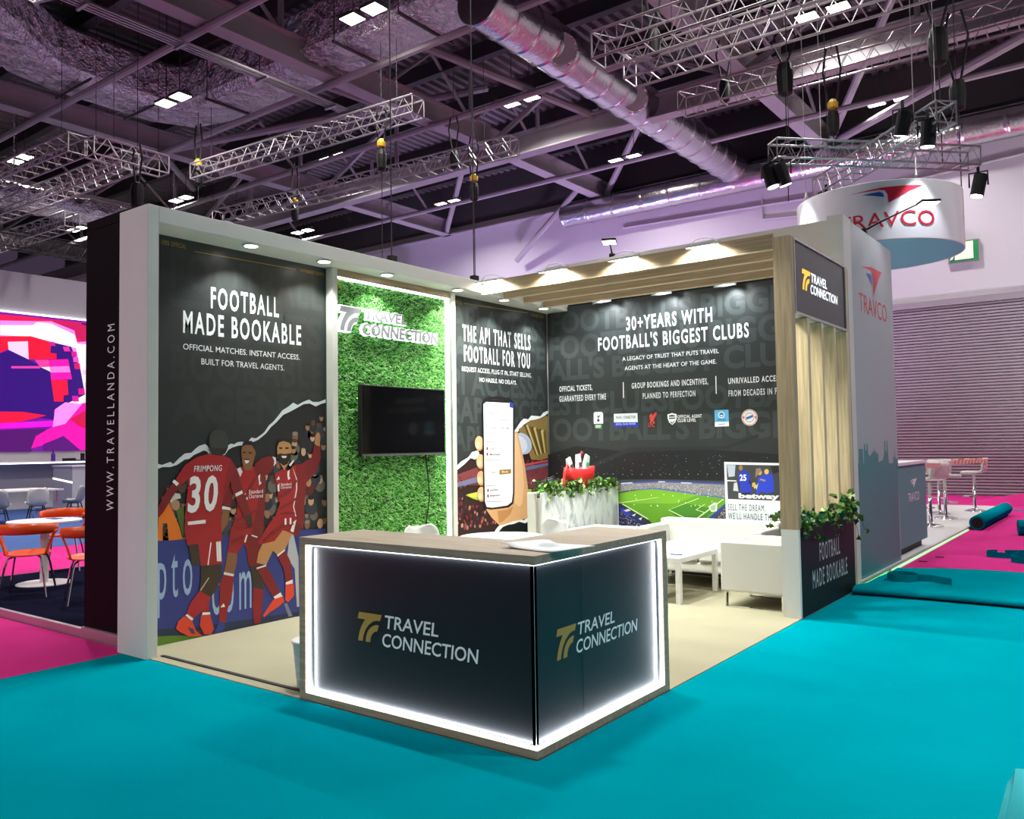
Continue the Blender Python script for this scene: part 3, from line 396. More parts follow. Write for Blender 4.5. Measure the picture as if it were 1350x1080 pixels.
def mat(name, col, rough=.5, metal=0.0, spec=.5, emit=None, es=0.0, var=0.0, vscale=8.0, bump=0.0, bscale=60.0, stretch=None):
    if isinstance(col, str): col = srgb(col)
    m, t, b = nodes(name)
    b.inputs['Base Color'].default_value = (*col, 1); b.inputs['Roughness'].default_value = rough
    b.inputs['Metallic'].default_value = metal; b.inputs['Specular IOR Level'].default_value = spec
    if emit is not None:
        b.inputs['Emission Color'].default_value = (*emit, 1); b.inputs['Emission Strength'].default_value = es
    if var or bump:
        tc = t.nodes.new('ShaderNodeTexCoord'); mp = t.nodes.new('ShaderNodeMapping')
        t.links.new(tc.outputs['Object'], mp.inputs[0])
        if stretch: mp.inputs['Scale'].default_value = stretch
    if var:
        n = t.nodes.new('ShaderNodeTexNoise'); n.inputs['Scale'].default_value = vscale; n.inputs['Detail'].default_value = 6
        t.links.new(mp.outputs[0], n.inputs['Vector'])
        r = t.nodes.new('ShaderNodeMapRange'); r.inputs['From Min'].default_value = .3; r.inputs['From Max'].default_value = .7
        r.inputs['To Min'].default_value = 1-var; r.inputs['To Max'].default_value = 1+var
        t.links.new(n.outputs['Fac'], r.inputs['Value'])
        x = t.nodes.new('ShaderNodeVectorMath'); x.operation = 'SCALE'; x.inputs[0].default_value = col
        t.links.new(r.outputs[0], x.inputs['Scale']); t.links.new(x.outputs[0], b.inputs['Base Color'])
    if bump:
        n2 = t.nodes.new('ShaderNodeTexNoise'); n2.inputs['Scale'].default_value = bscale; n2.inputs['Detail'].default_value = 4
        t.links.new(mp.outputs[0], n2.inputs['Vector'])
        bp = t.nodes.new('ShaderNodeBump'); bp.inputs['Strength'].default_value = bump; bp.inputs['Distance'].default_value = .02
        t.links.new(n2.outputs['Fac'], bp.inputs['Height']); t.links.new(bp.outputs[0], b.inputs['Normal'])
    return m

def emat(name, col, s):
    m, t, b = nodes(name)
    if isinstance(col, str): col = srgb(col)
    b.inputs['Base Color'].default_value = (*[min(1, c) for c in col], 1)
    b.inputs['Emission Color'].default_value = (*col, 1); b.inputs['Emission Strength'].default_value = s
    return m

def print_mat(name, rough=.45, emission=0.0, spec=.5):
    m, t, b = nodes(name)
    a = t.nodes.new('ShaderNodeAttribute'); a.attribute_name = 'ink'
    t.links.new(a.outputs['Color'], b.inputs['Base Color']); b.inputs['Roughness'].default_value = rough
    b.inputs['Specular IOR Level'].default_value = spec
    if emission:
        t.links.new(a.outputs['Color'], b.inputs['Emission Color']); b.inputs['Emission Strength'].default_value = emission
        b.inputs['Base Color'].default_value = (0, 0, 0, 1)
        for l in list(b.inputs['Base Color'].links): t.links.remove(l)
    return m

def wood(name, col, axis, dark=.72):
    sc = {'x': (1.2, 22, 22), 'y': (22, 1.2, 22), 'z': (22, 22, 1.2)}[axis]
    return mat(name, col, rough=.5, var=.22, vscale=2.2, stretch=sc, bump=.05, bscale=3)

def foil(name, rough=.24, bump=1.0, dist=.16, sc=2.6, col=(.86, .82, .86)):
    m, t, b = nodes(name)
    b.inputs['Base Color'].default_value = (*col, 1); b.inputs['Metallic'].default_value = 1; b.inputs['Roughness'].default_value = rough
    tc = t.nodes.new('ShaderNodeTexCoord')
    v = t.nodes.new('ShaderNodeTexVoronoi'); v.inputs['Scale'].default_value = sc
    n = t.nodes.new('ShaderNodeTexNoise'); n.inputs['Scale'].default_value = 6; n.inputs['Detail'].default_value = 6; n.inputs['Distortion'].default_value = 2.2
    t.links.new(tc.outputs['Object'], v.inputs['Vector']); t.links.new(tc.outputs['Object'], n.inputs['Vector'])
    ad = t.nodes.new('ShaderNodeMath'); ad.operation = 'ADD'
    t.links.new(v.outputs['Distance'], ad.inputs[0]); t.links.new(n.outputs['Fac'], ad.inputs[1])
    bp = t.nodes.new('ShaderNodeBump'); bp.inputs['Strength'].default_value = bump; bp.inputs['Distance'].default_value = dist
    t.links.new(ad.outputs[0], bp.inputs['Height']); t.links.new(bp.outputs[0], b.inputs['Normal'])
    return m

def marble(name):
    m, t, b = nodes(name)
    tc = t.nodes.new('ShaderNodeTexCoord'); mp = t.nodes.new('ShaderNodeMapping'); mp.inputs['Scale'].default_value = (3, 3, 1.2)
    t.links.new(tc.outputs['Object'], mp.inputs[0])
    n = t.nodes.new('ShaderNodeTexNoise'); n.inputs['Scale'].default_value = 2.4; n.inputs['Detail'].default_value = 9; n.inputs['Distortion'].default_value = 1.2
    t.links.new(mp.outputs[0], n.inputs['Vector'])
    r = t.nodes.new('ShaderNodeValToRGB'); r.color_ramp.elements[0].position = .36; r.color_ramp.elements[0].color = (.42, .45, .47, 1)
    r.color_ramp.elements[1].position = .52; r.color_ramp.elements[1].color = (.80, .82, .83, 1)
    t.links.new(n.outputs['Fac'], r.inputs[0]); t.links.new(r.outputs[0], b.inputs['Base Color']); b.inputs['Roughness'].default_value = .3
    return m

M = dict(
    white=mat('white_paint', (.74, .73, .70), .55, var=.03, vscale=2),
    offwhite=mat('warm_white_board', (.62, .60, .56), .55, var=.03, vscale=2),
    gloss_white=mat('white_lacquer', (.80, .80, .79), .3),
    plastic_white=mat('white_plastic', (.78, .78, .77), .35),
    leather=mat('white_leatherette', (.66, .66, .62), .42, bump=.03, bscale=180),
    black=mat('black_plastic', (.010, .010, .011), .55, spec=.3),
    rubber=mat('black_rubber', (.015, .015, .016), .7),
    blackpaint=mat('satin_black_paint', (.006, .0025, .005), .65, spec=.1),
    poster=mat('charcoal_print', srgb('2d3131'), .38, var=.05, vscale=3),
    ghost=mat('grey_print', srgb('3d4343'), .38),
    ghost_dim=mat('dim_grey_print', srgb('333838'), .38),
    ink_white=mat('white_print', (.86, .87, .88), .4),
    ink_gold=mat('gold_print', srgb('b08d35'), .4),
    ink_black=mat('black_print', (.02, .022, .025), .45),
    ink_red=mat('red_print', srgb('d04038'), .45),
    ink_blue=mat('blue_print', srgb('1f4fa8'), .45),
    ink_navy=mat('navy_print', srgb('23467f'), .45),
    ink_sky=mat('pale_blue_print', srgb('9fb8dc'), .45),
    travco_red=mat('red_sign_paint', srgb('c4142e'), .45),
    planter_panel=mat('black_planter_board', (.008, .010, .012), .5, spec=.15), dark_panel=mat('black_laminate', (.010, .0105, .0135), .36, spec=.35),
    oak_x=wood('oak_along_x', (.29, .205, .115), 'x'), oak_bounce=wood('bounce_lit_oak', (.66, .54, .36), 'x'), oak_y=wood('oak_along_y', (.31, .225, .135), 'y'), oak_z=wood('oak_upright', (.62, .49, .295), 'z'),
    top_oak=wood('grey_oak_top', (.33, .27, .195), 'x'), top_oak_y=wood('grey_oak_top_side', (.33, .27, .195), 'y'),
    frame_oak=wood('grey_oak_frame', (.38, .285, .19), 'x'),
    alu=mat('brushed_aluminium', (.55, .54, .52), .4, metal=.8), chrome=mat('chrome', (.75, .75, .76), .12, metal=1.0),
    truss=mat('truss_aluminium', (.40, .37, .38), .4, metal=.7), truss_black=mat('black_truss', (.03, .028, .03), .5),
    steel=mat('painted_grey_steel', (.33, .30, .32), .55, var=.08, vscale=1.5), steel_dark=mat('dark_steel', (.05, .044, .05), .6),
    deck=mat('ribbed_roof_deck', (.15, .13, .14), .55, var=.1, vscale=.6),
    foil=foil('foil_insulation'), foil_smooth=foil('smooth_foil', .24, .35, .03, 2.0, (.55, .52, .55)), marble=marble('marble_laminate'),
    teal=mat('teal_carpet', (.0, .235, .292), .95, spec=.0, var=.10, vscale=.7, bump=.25, bscale=400),
    pink=mat('pink_carpet', (.52, .026, .19), .95, spec=.05, var=.10, vscale=.7, bump=.25, bscale=400),
    beige=mat('beige_carpet', (.325, .305, .212), .95, spec=.05, var=.05, vscale=1.2, bump=.25, bscale=400),
    navy=mat('navy_carpet', (.008, .008, .020), .95, spec=.0, bump=.2, bscale=300),
    blue=mat('blue_carpet', (.05, .10, .26), .92, spec=.15),
    concrete=mat('hall_concrete', (.30, .29, .28), .7, var=.1, vscale=.4),
    hallwall=mat('hall_wall_paint', (.60, .57, .62), .7, var=.03, vscale=.3),
    shutter=mat('shutter_steel', (.33, .285, .33), .5),
    standwall=mat('pale_stand_wall', (.37, .40, .42), .55), post_oak_shaded=wood('oak_post_shaded', (.40, .30, .18), 'z'), greywall=mat('grey_stand_wall', (.50, .48, .50), .6),
    orange=mat('orange_plastic', (.72, .095, .008), .3), shell_grey=mat('grey_plastic_shell', (.30, .30, .32), .4), shell_cream=mat('cream_plastic_shell', (.60, .57, .50), .4),
    tv=mat('screen_glass', (.004, .004, .005), .07, spec=.22), leaf=None,
    red_bag=mat('red_bag_fabric', (.72, .02, .02), .55), clear=mat('clear_plastic', (.75, .80, .82), .15),
    yellow=mat('yellow_paint', (.72, .48, .03), .45), green_sign=mat('green_sign', (.02, .30, .10), .4),
    teal_paint=mat('teal_laminate', (.06, .30, .30), .5), teal_under=mat('teal_fabric', srgb('5cc0cc'), .6),
    drum=mat('white_stretch_fabric', (.78, .78, .82), .6), paper=mat('white_paper', (.70, .76, .76), .5),
    print=print_mat('photo_print', .42), screen=print_mat('led_image', .3, emission=1.15),
    led=emat('led_strip', (.88, .94, 1.0), 5.0), led_soft=emat('led_glow', (.95, .98, 1.0), 2.6), lens=emat('lamp_lens', (1.0, .98, .94), 14.0),
    hb_lens=emat('high_bay_lens', (1.0, .95, .86), 14.0), green_led=emat('green_led_strip', (.12, .9, .25), 1.0), pale_led=emat('pale_green_led_strip', (.42, .85, .45), .9),
    exit=emat('exit_sign_panel', (.75, .66, .50), .75), tape=None,
)

def two_tone(name, c1, c2, scale, rot):
    m, t, b = nodes(name)
    tc = t.nodes.new('ShaderNodeTexCoord'); w = t.nodes.new('ShaderNodeTexWave'); w.inputs['Scale'].default_value = scale
    mp = t.nodes.new('ShaderNodeMapping'); mp.inputs['Rotation'].default_value = rot
    t.links.new(tc.outputs['Object'], mp.inputs[0]); t.links.new(mp.outputs[0], w.inputs['Vector'])
    r = t.nodes.new('ShaderNodeValToRGB'); r.color_ramp.interpolation = 'CONSTANT'
    r.color_ramp.elements[0].color = (*c1, 1); r.color_ramp.elements[1].position = .5; r.color_ramp.elements[1].color = (*c2, 1)
    t.links.new(w.outputs['Fac'], r.inputs[0]); t.links.new(r.outputs[0], b.inputs['Base Color']); b.inputs['Roughness'].default_value = .45
    return m
M['tape'] = two_tone('striped_barrier_tape', (.75, .62, .55), (.70, .16, .10), 3.0, (0, .6, .5))
M['leaf'] = print_mat('ivy_leaf', .38)
M['blade'] = print_mat('turf_blade', .5, spec=.3)

# ------------------------------------------------------------------ mesh builder
class MB:
    def __init__(s): s.v = []; s.f = []; s.m = []; s.c = []; s.mi = 0; s.ink = None
    def add(s, vs, fs):
        o = len(s.v); s.v += [tuple(v) for v in vs]
        for f in fs: s.f.append([i+o for i in f]); s.m.append(s.mi); s.c.append(s.ink)
        return s
    def hexa(s, p): return s.add(p, [(0, 3, 2, 1), (4, 5, 6, 7), (0, 1, 5, 4), (1, 2, 6, 5), (2, 3, 7, 6), (3, 0, 4, 7)])
    def box(s, x0, x1, y0, y1, z0, z1):
        return s.hexa([(x0, y0, z0), (x1, y0, z0), (x1, y1, z0), (x0, y1, z0), (x0, y0, z1), (x1, y0, z1), (x1, y1, z1), (x0, y1, z1)])
    def poly(s, pts): return s.add(pts, [tuple(range(len(pts)))])
    def prism(s, pts, d):
        n = len(pts); q = [Vector(p) for p in pts]; e = [p+Vector(d) for p in q]
        s.add(q+e, [tuple(range(n))[::-1], tuple(range(n, 2*n))]+[(i, (i+1) % n, n+(i+1) % n, n+i) for i in range(n)]); return s
    def tube(s, pts, r, n=6, closed=False, r_end=None):
        P = [Vector(p) for p in pts]; k = len(P); vs = []; prev = None
        for i, p in enumerate(P):
            a = P[(i-1) % k] if (closed or i > 0) else p; b = P[(i+1) % k] if (closed or i < k-1) else p
            d = (b-a).normalized()
            if prev is None:
                u = d.orthogonal().normalized()
            else:
                u = (prev - d*prev.dot(d)); u = u.normalized() if u.length > 1e-6 else d.orthogonal().normalized()
            prev = u; w = d.cross(u)
            rr = r if r_end is None else r+(r_end-r)*i/max(1, k-1)
            vs += [p+u*(rr*cos(2*pi*j/n))+w*(rr*sin(2*pi*j/n)) for j in range(n)]
        fs = []
        for i in range(k if closed else k-1):
            a = i*n; b = ((i+1) % k)*n
            fs += [(a+j, a+(j+1) % n, b+(j+1) % n, b+j) for j in range(n)]
        if not closed: fs += [tuple(range(n))[::-1], tuple(range((k-1)*n, k*n))]
        return s.add(vs, fs)
    def cyl(s, a, b, r, r2=None, n=16): return s.tube([a, b], r, n, r_end=r2)
    def lathe(s, c, prof, n=24, axis='z'):
        vs = []; k = len(prof)
        for r, z in prof:
            for j in range(n):
                x, y = r*cos(2*pi*j/n), r*sin(2*pi*j/n)
                vs.append((c[0]+x, c[1]+y, c[2]+z) if axis == 'z' else ((c[0]+x, c[1]+z, c[2]+y) if axis == 'y' else (c[0]+z, c[1]+x, c[2]+y)))
        fs = []
        for i in range(k-1): fs += [(i*n+j, i*n+(j+1) % n, (i+1)*n+(j+1) % n, (i+1)*n+j) for j in range(n)]
        fs += [tuple(range(n))[::-1], tuple(range((k-1)*n, k*n))]
        return s.add(vs, fs)
    def grid(s, P, closed_u=False):
        nu = len(P); nv = len(P[0]); vs = [p for row in P for p in row]; fs = []
        for i in range(nu if closed_u else nu-1):
            for j in range(nv-1): fs.append((i*nv+j, i*nv+j+1, ((i+1) % nu)*nv+j+1, ((i+1) % nu)*nv+j))
        return s.add(vs, fs)
    def build(s, name, m, parent=None, smooth=False, bevel=0, solid=0, sub=0, origin=None):
        root = parent
        while root is not None and root.parent is not None: root = root.parent
        o0 = Vector(origin) if origin is not None else (root.location if root is not None and root.get('world_parts') else Vector((0, 0, 0)))
        me = bpy.data.meshes.new(name)
        me.from_pydata([tuple(Vector(v)-o0) for v in s.v], [], s.f)
        for x in (m if isinstance(m, (list, tuple)) else [m]): me.materials.append(x)
        me.polygons.foreach_set('material_index', s.m)
        if any(c is not None for c in s.c):
            at = me.color_attributes.new('ink', 'FLOAT_COLOR', 'CORNER'); buf = []
            for p, c in zip(me.polygons, s.c): buf += list((*(c or (.5, .5, .5)), 1))*p.loop_total
            at.data.foreach_set('color', buf)
        if smooth: me.polygons.foreach_set('use_smooth', [True]*len(me.polygons))
        me.update()
        o = bpy.data.objects.new(name, me); COL.objects.link(o)
        if origin is not None and parent is None: o.location = origin
        if parent is not None: o.parent = parent
        if solid: md = o.modifiers.new('thick', 'SOLIDIFY'); md.thickness = solid; md.offset = 0
        if sub: md = o.modifiers.new('soft', 'SUBSURF'); md.levels = sub; md.render_levels = sub
        if bevel: md = o.modifiers.new('edge', 'BEVEL'); md.width = bevel; md.segments = 2; md.limit_method = 'ANGLE'
        return o

def tag(o, label, cat, group=None):
    o['label'] = label; o['category'] = cat
    if group: o['group'] = group
    return o
def thing(name, label, cat, loc=(0, 0, 0), rz=0, group=None, world=False):
    o = bpy.data.objects.new(name, None); COL.objects.link(o); o.location = loc; o.rotation_euler = (0, 0, rz)
    o.empty_display_size = .1
    if world: o['world_parts'] = 1
    return tag(o, label, cat, group)
def struct(o): o['kind'] = 'structure'; return o
def dup(root, loc, rz, label, group=None):
    r = root.copy(); COL.objects.link(r); r.location = loc; r.rotation_euler = (0, 0, rz); r['label'] = label
    if group: r['group'] = group
    for ch in list(root.children):
        c = ch.copy(); COL.objects.link(c); c.parent = r
        for g in list(ch.children):
            d = g.copy(); COL.objects.link(d); d.parent = c
    return r

# panels: a point (u, v) and a lift d off the panel's face
def on_left(u, v, d=0): return Vector((-3.948+d, u, v))
def on_back(u, v, d=0): return Vector((u, 5.889-d, v))
def on_front(u, v, d=0): return Vector((u, 0.022-d, v))
def on_side(u, v, d=0): return Vector((-.022+d, u, v))
def on_tower(u, v, d=0): return Vector((d, u, v))
def on_travco(u, v, d=0): return Vector((-.05+d, u, v))
def on_desk(u, v, d=0): return Vector((-.09+d, u, v))
def on_led(u, v, d=0): return Vector((-23+d, u, v))
def on_grass(u, v, d=0): return Vector((-3.87+d, u, v))

INK = {'w': 'ink_white', 'o': 'ink_gold', 'h': 'ghost', 'k': 'ink_black', 'r': 'ink_red', 'n': 'ink_navy', 'b': 'ink_sky', 'q': 'travco_red'}
def word_mesh(text, bold=0, shear=0, extrude=0.0, res=3, space=1.0):
    cu = bpy.data.curves.new('w', 'FONT'); cu.body = text; cu.resolution_u = res; cu.offset = bold; cu.space_character = space; cu.shear = shear; cu.extrude = extrude
    if extrude == 0: cu.fill_mode = 'FRONT'
    ob = bpy.data.objects.new('w', cu); me = bpy.data.meshes.new_from_object(ob)
    bpy.data.objects.remove(ob); bpy.data.curves.remove(cu)
    vs = [v.co.copy() for v in me.vertices]; fs = [list(p.vertices) for p in me.polygons]; bpy.data.meshes.remove(me)
    return vs, fs
CAPS = [v.y for v in word_mesh('H')[0]]
def lettering(specs, plane, parent, name='lettering', d=.0015, group=True, m=None, extrude=0.0):
    """words fitted into their boxes on a panel; one mesh per ink colour"""
    by = {}
    for s, u0, u1, v0, v1, ink, bold, sh in specs:
        wn = word_mesh(s)[0]; sq = ((u1-u0)/(max(v.x for v in wn)-min(v.x for v in wn)))/((v1-v0)/(max(CAPS)-min(CAPS)))   # how far the face is condensed
        b2 = min(bold*.8, .036*sq) if bold >= .04 else bold*min(1, sq)*.6
        vs, fs = word_mesh(s, b2, sh, 0, 3, 1.0+max(0, (1-sq))*.5+(.06 if sq < .9 else 0))
        xs = [v.x for v in vs]; x0, x1 = min(xs), max(xs); low = s.lower() == s and any(ch in s for ch in 'pgy')
        y0, y1 = min(CAPS), max(CAPS)
        if low: y0, y1 = min(v.y for v in vs), max(v.y for v in vs)
        mb = by.setdefault((ink, len(by)), MB())
        mb.add([plane(u0+(v.x-x0)/(x1-x0)*(u1-u0), v0+(v.y-y0)/(y1-y0)*(v1-v0), d) for v in vs], fs)
    return [mb.build(name, m or M[INK[k[0]]], parent) for k, mb in by.items()]
def art(key):
    out = []
    for ln in ART[key].split('\n'):
        p = ln.split(); n = [float(x) for x in p[1:]]
        out.append((srgb(p[0]), list(zip(n[0::2], n[1::2]))))
    return out
def area2(p): return sum(p[i][0]*p[(i+1) % len(p)][1]-p[(i+1) % len(p)][0]*p[i][1] for i in range(len(p)))
def artwork(key, plane, parent, name, d0=.001, step=1e-4, m=None, extra=()):
    mb = MB()
    for i, (c, p) in enumerate(list(art(key))+list(extra)):
        mb.ink = c
        if area2(p) < 0: p = p[::-1]
        mb.poly([plane(u, v, d0+i*step) for u, v in p])
    return mb.build(name, m or M['print'], parent)
def logo(plane, u0, v0, w, h, d, parent, m, name='logo_mark', depth=0):
    mb = MB()
    for p in LOGO:
        q = [(u0+p[i]*w, v0+p[i+1]/.83*h) for i in range(0, len(p), 2)]
        if area2(q) < 0: q = q[::-1]
        if depth: mb.prism([plane(u, v, d) for u, v in q], plane(0, 0, depth)-plane(0, 0, 0))
        else: mb.poly([plane(u, v, d) for u, v in q])
    return mb.build(name, m, parent)
BIRD_R = [(0, .19), (.45, .23), (1, .24), (.80, .155), (.655, .07), (.53, 0), (.52, .125), (.485, .185), (.42, .20)]
BIRD_B = [(.19, .157), (.42, .172), (.465, .147), (.478, .088), (.33, .125)]
# ------------------------------------------------------------------ hall shell
struct(MB().box(-46, 20, -26, 23.3, -.3, -.02).build('floor', M['concrete']))
struct(MB().box(-46, 20, 23.3, 23.8, -.3, 11.0).build('wall_back', M['hallwall']))
mb = MB()
zz = 0; n = 62; hgt = 5.44/n
for i in range(n):
    a, b = i*hgt, (i+1)*hgt
    mb.add([(-12, 23.29, a), (6, 23.29, a), (6, 23.235, a+hgt*.35), (-12, 23.235, a+hgt*.35), (6, 23.235, a+hgt*.8), (-12, 23.235, a+hgt*.8), (6, 23.29, b), (-12, 23.29, b)],
           [(0, 1, 2, 3), (3, 2, 4, 5), (5, 4, 6, 7)])
sh = struct(mb.build('door_1', M['shutter']))
MB().box(-12.2, 6.2, 23.18, 23.29, 5.44, 5.62).build('shutter_hood', M['shutter'], sh)
# ribbed roof deck
mb = MB(); x = -46.0; pr = []
while x < 20:
    pr += [(x, 12.72), (x+.11, 12.72), (x+.15, 12.60), (x+.29, 12.60), (x+.33, 12.72)]; x += .33
for i in range(len(pr)-1):
    (xa, za), (xb, zb) = pr[i], pr[i+1]
    if xa == xb and za == zb: continue
    mb.add([(xa, -26, za), (xb, -26, zb), (xb, 23.8, zb), (xa, 23.8, za)], [(0, 3, 2, 1)])
struct(mb.build('ceiling', M['deck']))
struct(MB().box(-46, 20, 23.0, 23.3, 10.9, 12.7).build('trim_1', M['steel_dark']))
struct(MB().box(-46, 20, 22.85, 23.3, 10.55, 10.50).build('trim_2', M['steel']))
k = 3
for y in [-6, -3.5, -1, 1.5, 4, 6.5, 9, 11.5, 14, 16.5, 19, 21.5]:                     # purlins under the deck
    mb = MB().box(-46, 20, y-.04, y+.04, 12.15, 12.6).box(-46, 20, y-.12, y+.12, 12.13, 12.17)
    struct(mb.build('trim_%d' % k, M['steel_dark'])); k += 1
def i_beam_y(x, y0, y1, z, w=.42, h=.62):
    return MB().box(x-w/2, x+w/2, y0, y1, z, z+.04).box(x-.03, x+.03, y0, y1, z+.04, z+h-.04).box(x-w/2, x+w/2, y0, y1, z+h-.04, z+h)
def i_beam_x(y, x0, x1, z, w=.40, h=.60):
    return MB().box(x0, x1, y-w/2, y+w/2, z, z+.04).box(x0, x1, y-.03, y+.03, z+.04, z+h-.04).box(x0, x1, y-w/2, y+w/2, z+h-.04, z+h)
GX = [-36.3, -28.5, -20.65, -12.9, -4.95, 2.9, 10.7]
for x in GX:
    mb = i_beam_y(x, -26, 23.0, 10.5)
    y = -12.0; up_ = True
    while y < 22:                                                       # webs between girder and deck
        mb.tube([(x, y, 11.1), (x, y, 12.6)], .07, 6)
        mb.tube([(x, y, 11.1), (x, y+1.7, 12.55)], .05, 6); mb.tube([(x, y+3.4, 11.1), (x, y+1.7, 12.55)], .05, 6)
        y += 3.4
    struct(mb.build('trim_%d' % k, M['steel'])); k += 1
mb = i_beam_x(16.0, -46, 20, 10.02)
for x in GX:
    mb.tube([(x, 16, 10.6), (x+3.9, 16, 12.5)], .09, 6); mb.tube([(x+7.8, 16, 10.6), (x+3.9, 16, 12.5)], .09, 6); mb.tube([(x+3.9, 16, 10.6), (x+3.9, 16, 12.5)], .07, 6)
struct(mb.build('trim_%d' % k, M['steel'])); k += 1
for y in (-.4, 3.0, 6.45, 9.9, 13.4, 19.4):                              # tubular ties
    mb = MB().tube([(-46, y, 10.42), (20, y, 10.42)], .085, 8)
    struct(mb.build('trim_%d' % k, M['steel'])); k += 1
for (a, b) in [((-20.6, 9.9, 10.5), (-12.9, 16, 12.4)), ((-12.9, 9.9, 12.3), (-9.2, 16, 10.6)), ((-12.9, 22.8, 10.6), (-9, 19.4, 12.4)), ((-4.9, 22.8, 10.7), (2.9, 14.5, 9.7)),
               ((-20.6, 22.8, 10.6), (-16.5, 19.4, 12.4)), ((-17, 22.9, 8.9), (-12.9, 21.8, 11.2)), ((-4.95, 22.8, 10.6), (-1, 16, 12.4)), ((-28.5, 16, 12.4), (-20.6, 9.9, 10.5)), ((-12.9, 13.4, 10.5), (-16.8, 9.9, 12.4))]:
    struct(MB().tube([a, b], .11, 8).build('trim_%d' % k, M['steel'])); k += 1

# carpets
def flat(name, x0, x1, y0, y1, z, m, label, cat='carpet'):
    return tag(MB().box(x0, x1, y0, y1, z-.018, z).build(name, m, origin=((x0+x1)/2, (y0+y1)/2, z-.018)), label, cat)
mb = MB().box(-3.97, 14, -14, -.005, -.019, 0).box(.004, 14, -.005, 6.6, -.019, 0)
tag(mb.build('teal_carpet', M['teal'], origin=(4, -4, -.019)), 'large turquoise aisle carpet around the booth front corner', 'carpet')
flat('pink_carpet', -14, -3.975, -14, .06, 0, M['pink'], 'magenta carpet in the aisle left of the white end post')
flat('pink_carpet', .03, 14, 6.6, 23.2, -.001, M['pink'], 'magenta carpet running back to the roller shutter')
flat('pink_carpet', -12.2, -8.79, .13, 22, 0, M['pink'], 'magenta aisle strip beyond the orange chairs')
flat('pink_carpet', -8, .02, 18.6, 23.2, -.001, M['pink'], 'magenta carpet behind the bar stools')
flat('blue_carpet', -23, -12.22, .13, 23, 0, M['blue'], 'blue carpet under the far white shell chairs')
t = thing('beige_carpet', 'beige booth carpet with a black cable strip along its front', 'carpet', (-2, 3, 0), world=True)
MB().box(-3.96, 0, 0, 6.0, -.018, .004).build('pile', M['beige'], t)
MB().box(-3.6, -1.86, .085, .115, .004, .012).box(-1.86, -1.85, .05, .115, .004, .012).build('cable_strip', M['rubber'], t)
t = thing('raised_floor', 'low dark navy carpeted platform under the orange chairs', 'floor', (-6, 5, 0), world=True)
MB().box(-8.75, -4.12, .11, 14, -.018, .07).build('carpet', M['navy'], t)
MB().box(-8.75, -4.12, .07, .11, -.018, .074).build('edge_trim', M['alu'], t)
MB().box(-8.79, -8.75, .07, 14, -.018, .074).build('edge_trim', M['steel_dark'], t)
t = thing('raised_floor', 'pale grey stand platform with lit edge under the bar stools', 'floor', (-2, 12, 0), world=True)
MB().box(-4, -.02, 6.12, 18.5, -.018, .045).build('deck', mat('pale_grey_vinyl', (.60, .60, .58), .45), t)
MB().box(-.02, .012, 6.12, 18.5, -.018, .05).build('edge_trim', M['alu'], t)
MB().box(.012, .026, 5.95, 7.2, .0, .026).build('light_strip', M['green_led'], t)
MB().box(.012, .026, 7.35, 12.9, .0, .026).build('light_strip', M['pale_led'], t)

# ------------------------------------------------------------------ high bay fittings
HB_LABEL = ['ahead of the foil duct bend', 'under the dark side of the big foil duct', 'beside the round silver duct', 'just below the upper lattice truss', 'right of the long steel beam, in front of the hall wall', 'nearest the hall wall behind the booth header',
            'low behind the left lattice trusses', 'just above the left header of the booth', 'far left above the black truss', 'at the left edge above the paired trusses', 'among the top right trusses', 'on the short arm above the cross truss']
for i, (x, y) in enumerate(HIGHBAY):
    hz = HIGHBAY_Z
    if i == 1: hz = 10.38
    t = thing('twin_floodlight', 'lit twin roof floodlight '+HB_LABEL[i], 'lamp', (x, y, hz), group='twin floodlights under the roof')
    mb = MB().box(-.62, .62, -.05, .05, .06, .11).box(-.56, -.10, -.19, .19, .0, .06).box(.10, .56, -.19, .19, .0, .06).tube([(-.3, 0, .1), (-.3, 0, 12.7-hz)], .012, 5).tube([(.3, 0, .1), (.3, 0, 12.7-hz)], .012, 5)
    hs = mb.build('housing', M['steel_dark'], t)
    for s in (-1, 1): MB().box(s*.33-.21, s*.33+.21, -.17, .17, -.012, 0).build('lens', M['hb_lens'], hs)

# ------------------------------------------------------------------ ducts
def rect_path(mb, pts, w, h):
    P = [Vector(p) for p in pts]; rows = []
    for i, p in enumerate(P):
        a = P[max(0, i-1)]; b = P[min(len(P)-1, i+1)]; d = (b-a); d.z = 0; d.normalize(); s = Vector((-d.y, d.x, 0))
        f = 1.0
        if 0 < i < len(P)-1:
            d1 = (P[i]-P[i-1]).normalized(); f = 1/max(.5, d1.dot(d))
        c = .18
        ring = [(-w/2, c), (-w/2+c, 0), (w/2-c, 0), (w/2, c), (w/2, h-c), (w/2-c, h), (-w/2+c, h), (-w/2, h-c)]
        rows.append([p+s*(u*f)+Vector((0, 0, v)) for u, v in ring]+[p+s*(ring[0][0]*f)+Vector((0, 0, ring[0][1]))])
    mb.grid(rows); mb.poly(rows[0][:-1][::-1]); mb.poly(rows[-1][:-1]); return mb
t = thing('air_duct', 'huge wrinkled foil-wrapped rectangular duct bending under the roof', 'duct', (-17, 8, 10.8), world=True)
rect_path(MB(), [(-13.6, -.6, 10.7), (-15.4, 1.9, 10.7), (-17.3, 4.1, 10.7), (-18.35, 5.3, 10.7), (-18.55, 6.2, 10.7), (-18.55, 8.7, 10.7), (-18.2, 9.35, 10.7), (-17.4, 9.6, 10.7), (-8.4, 9.7, 10.7)], 1.42, 1.28).build('duct_body', M['foil'], t)
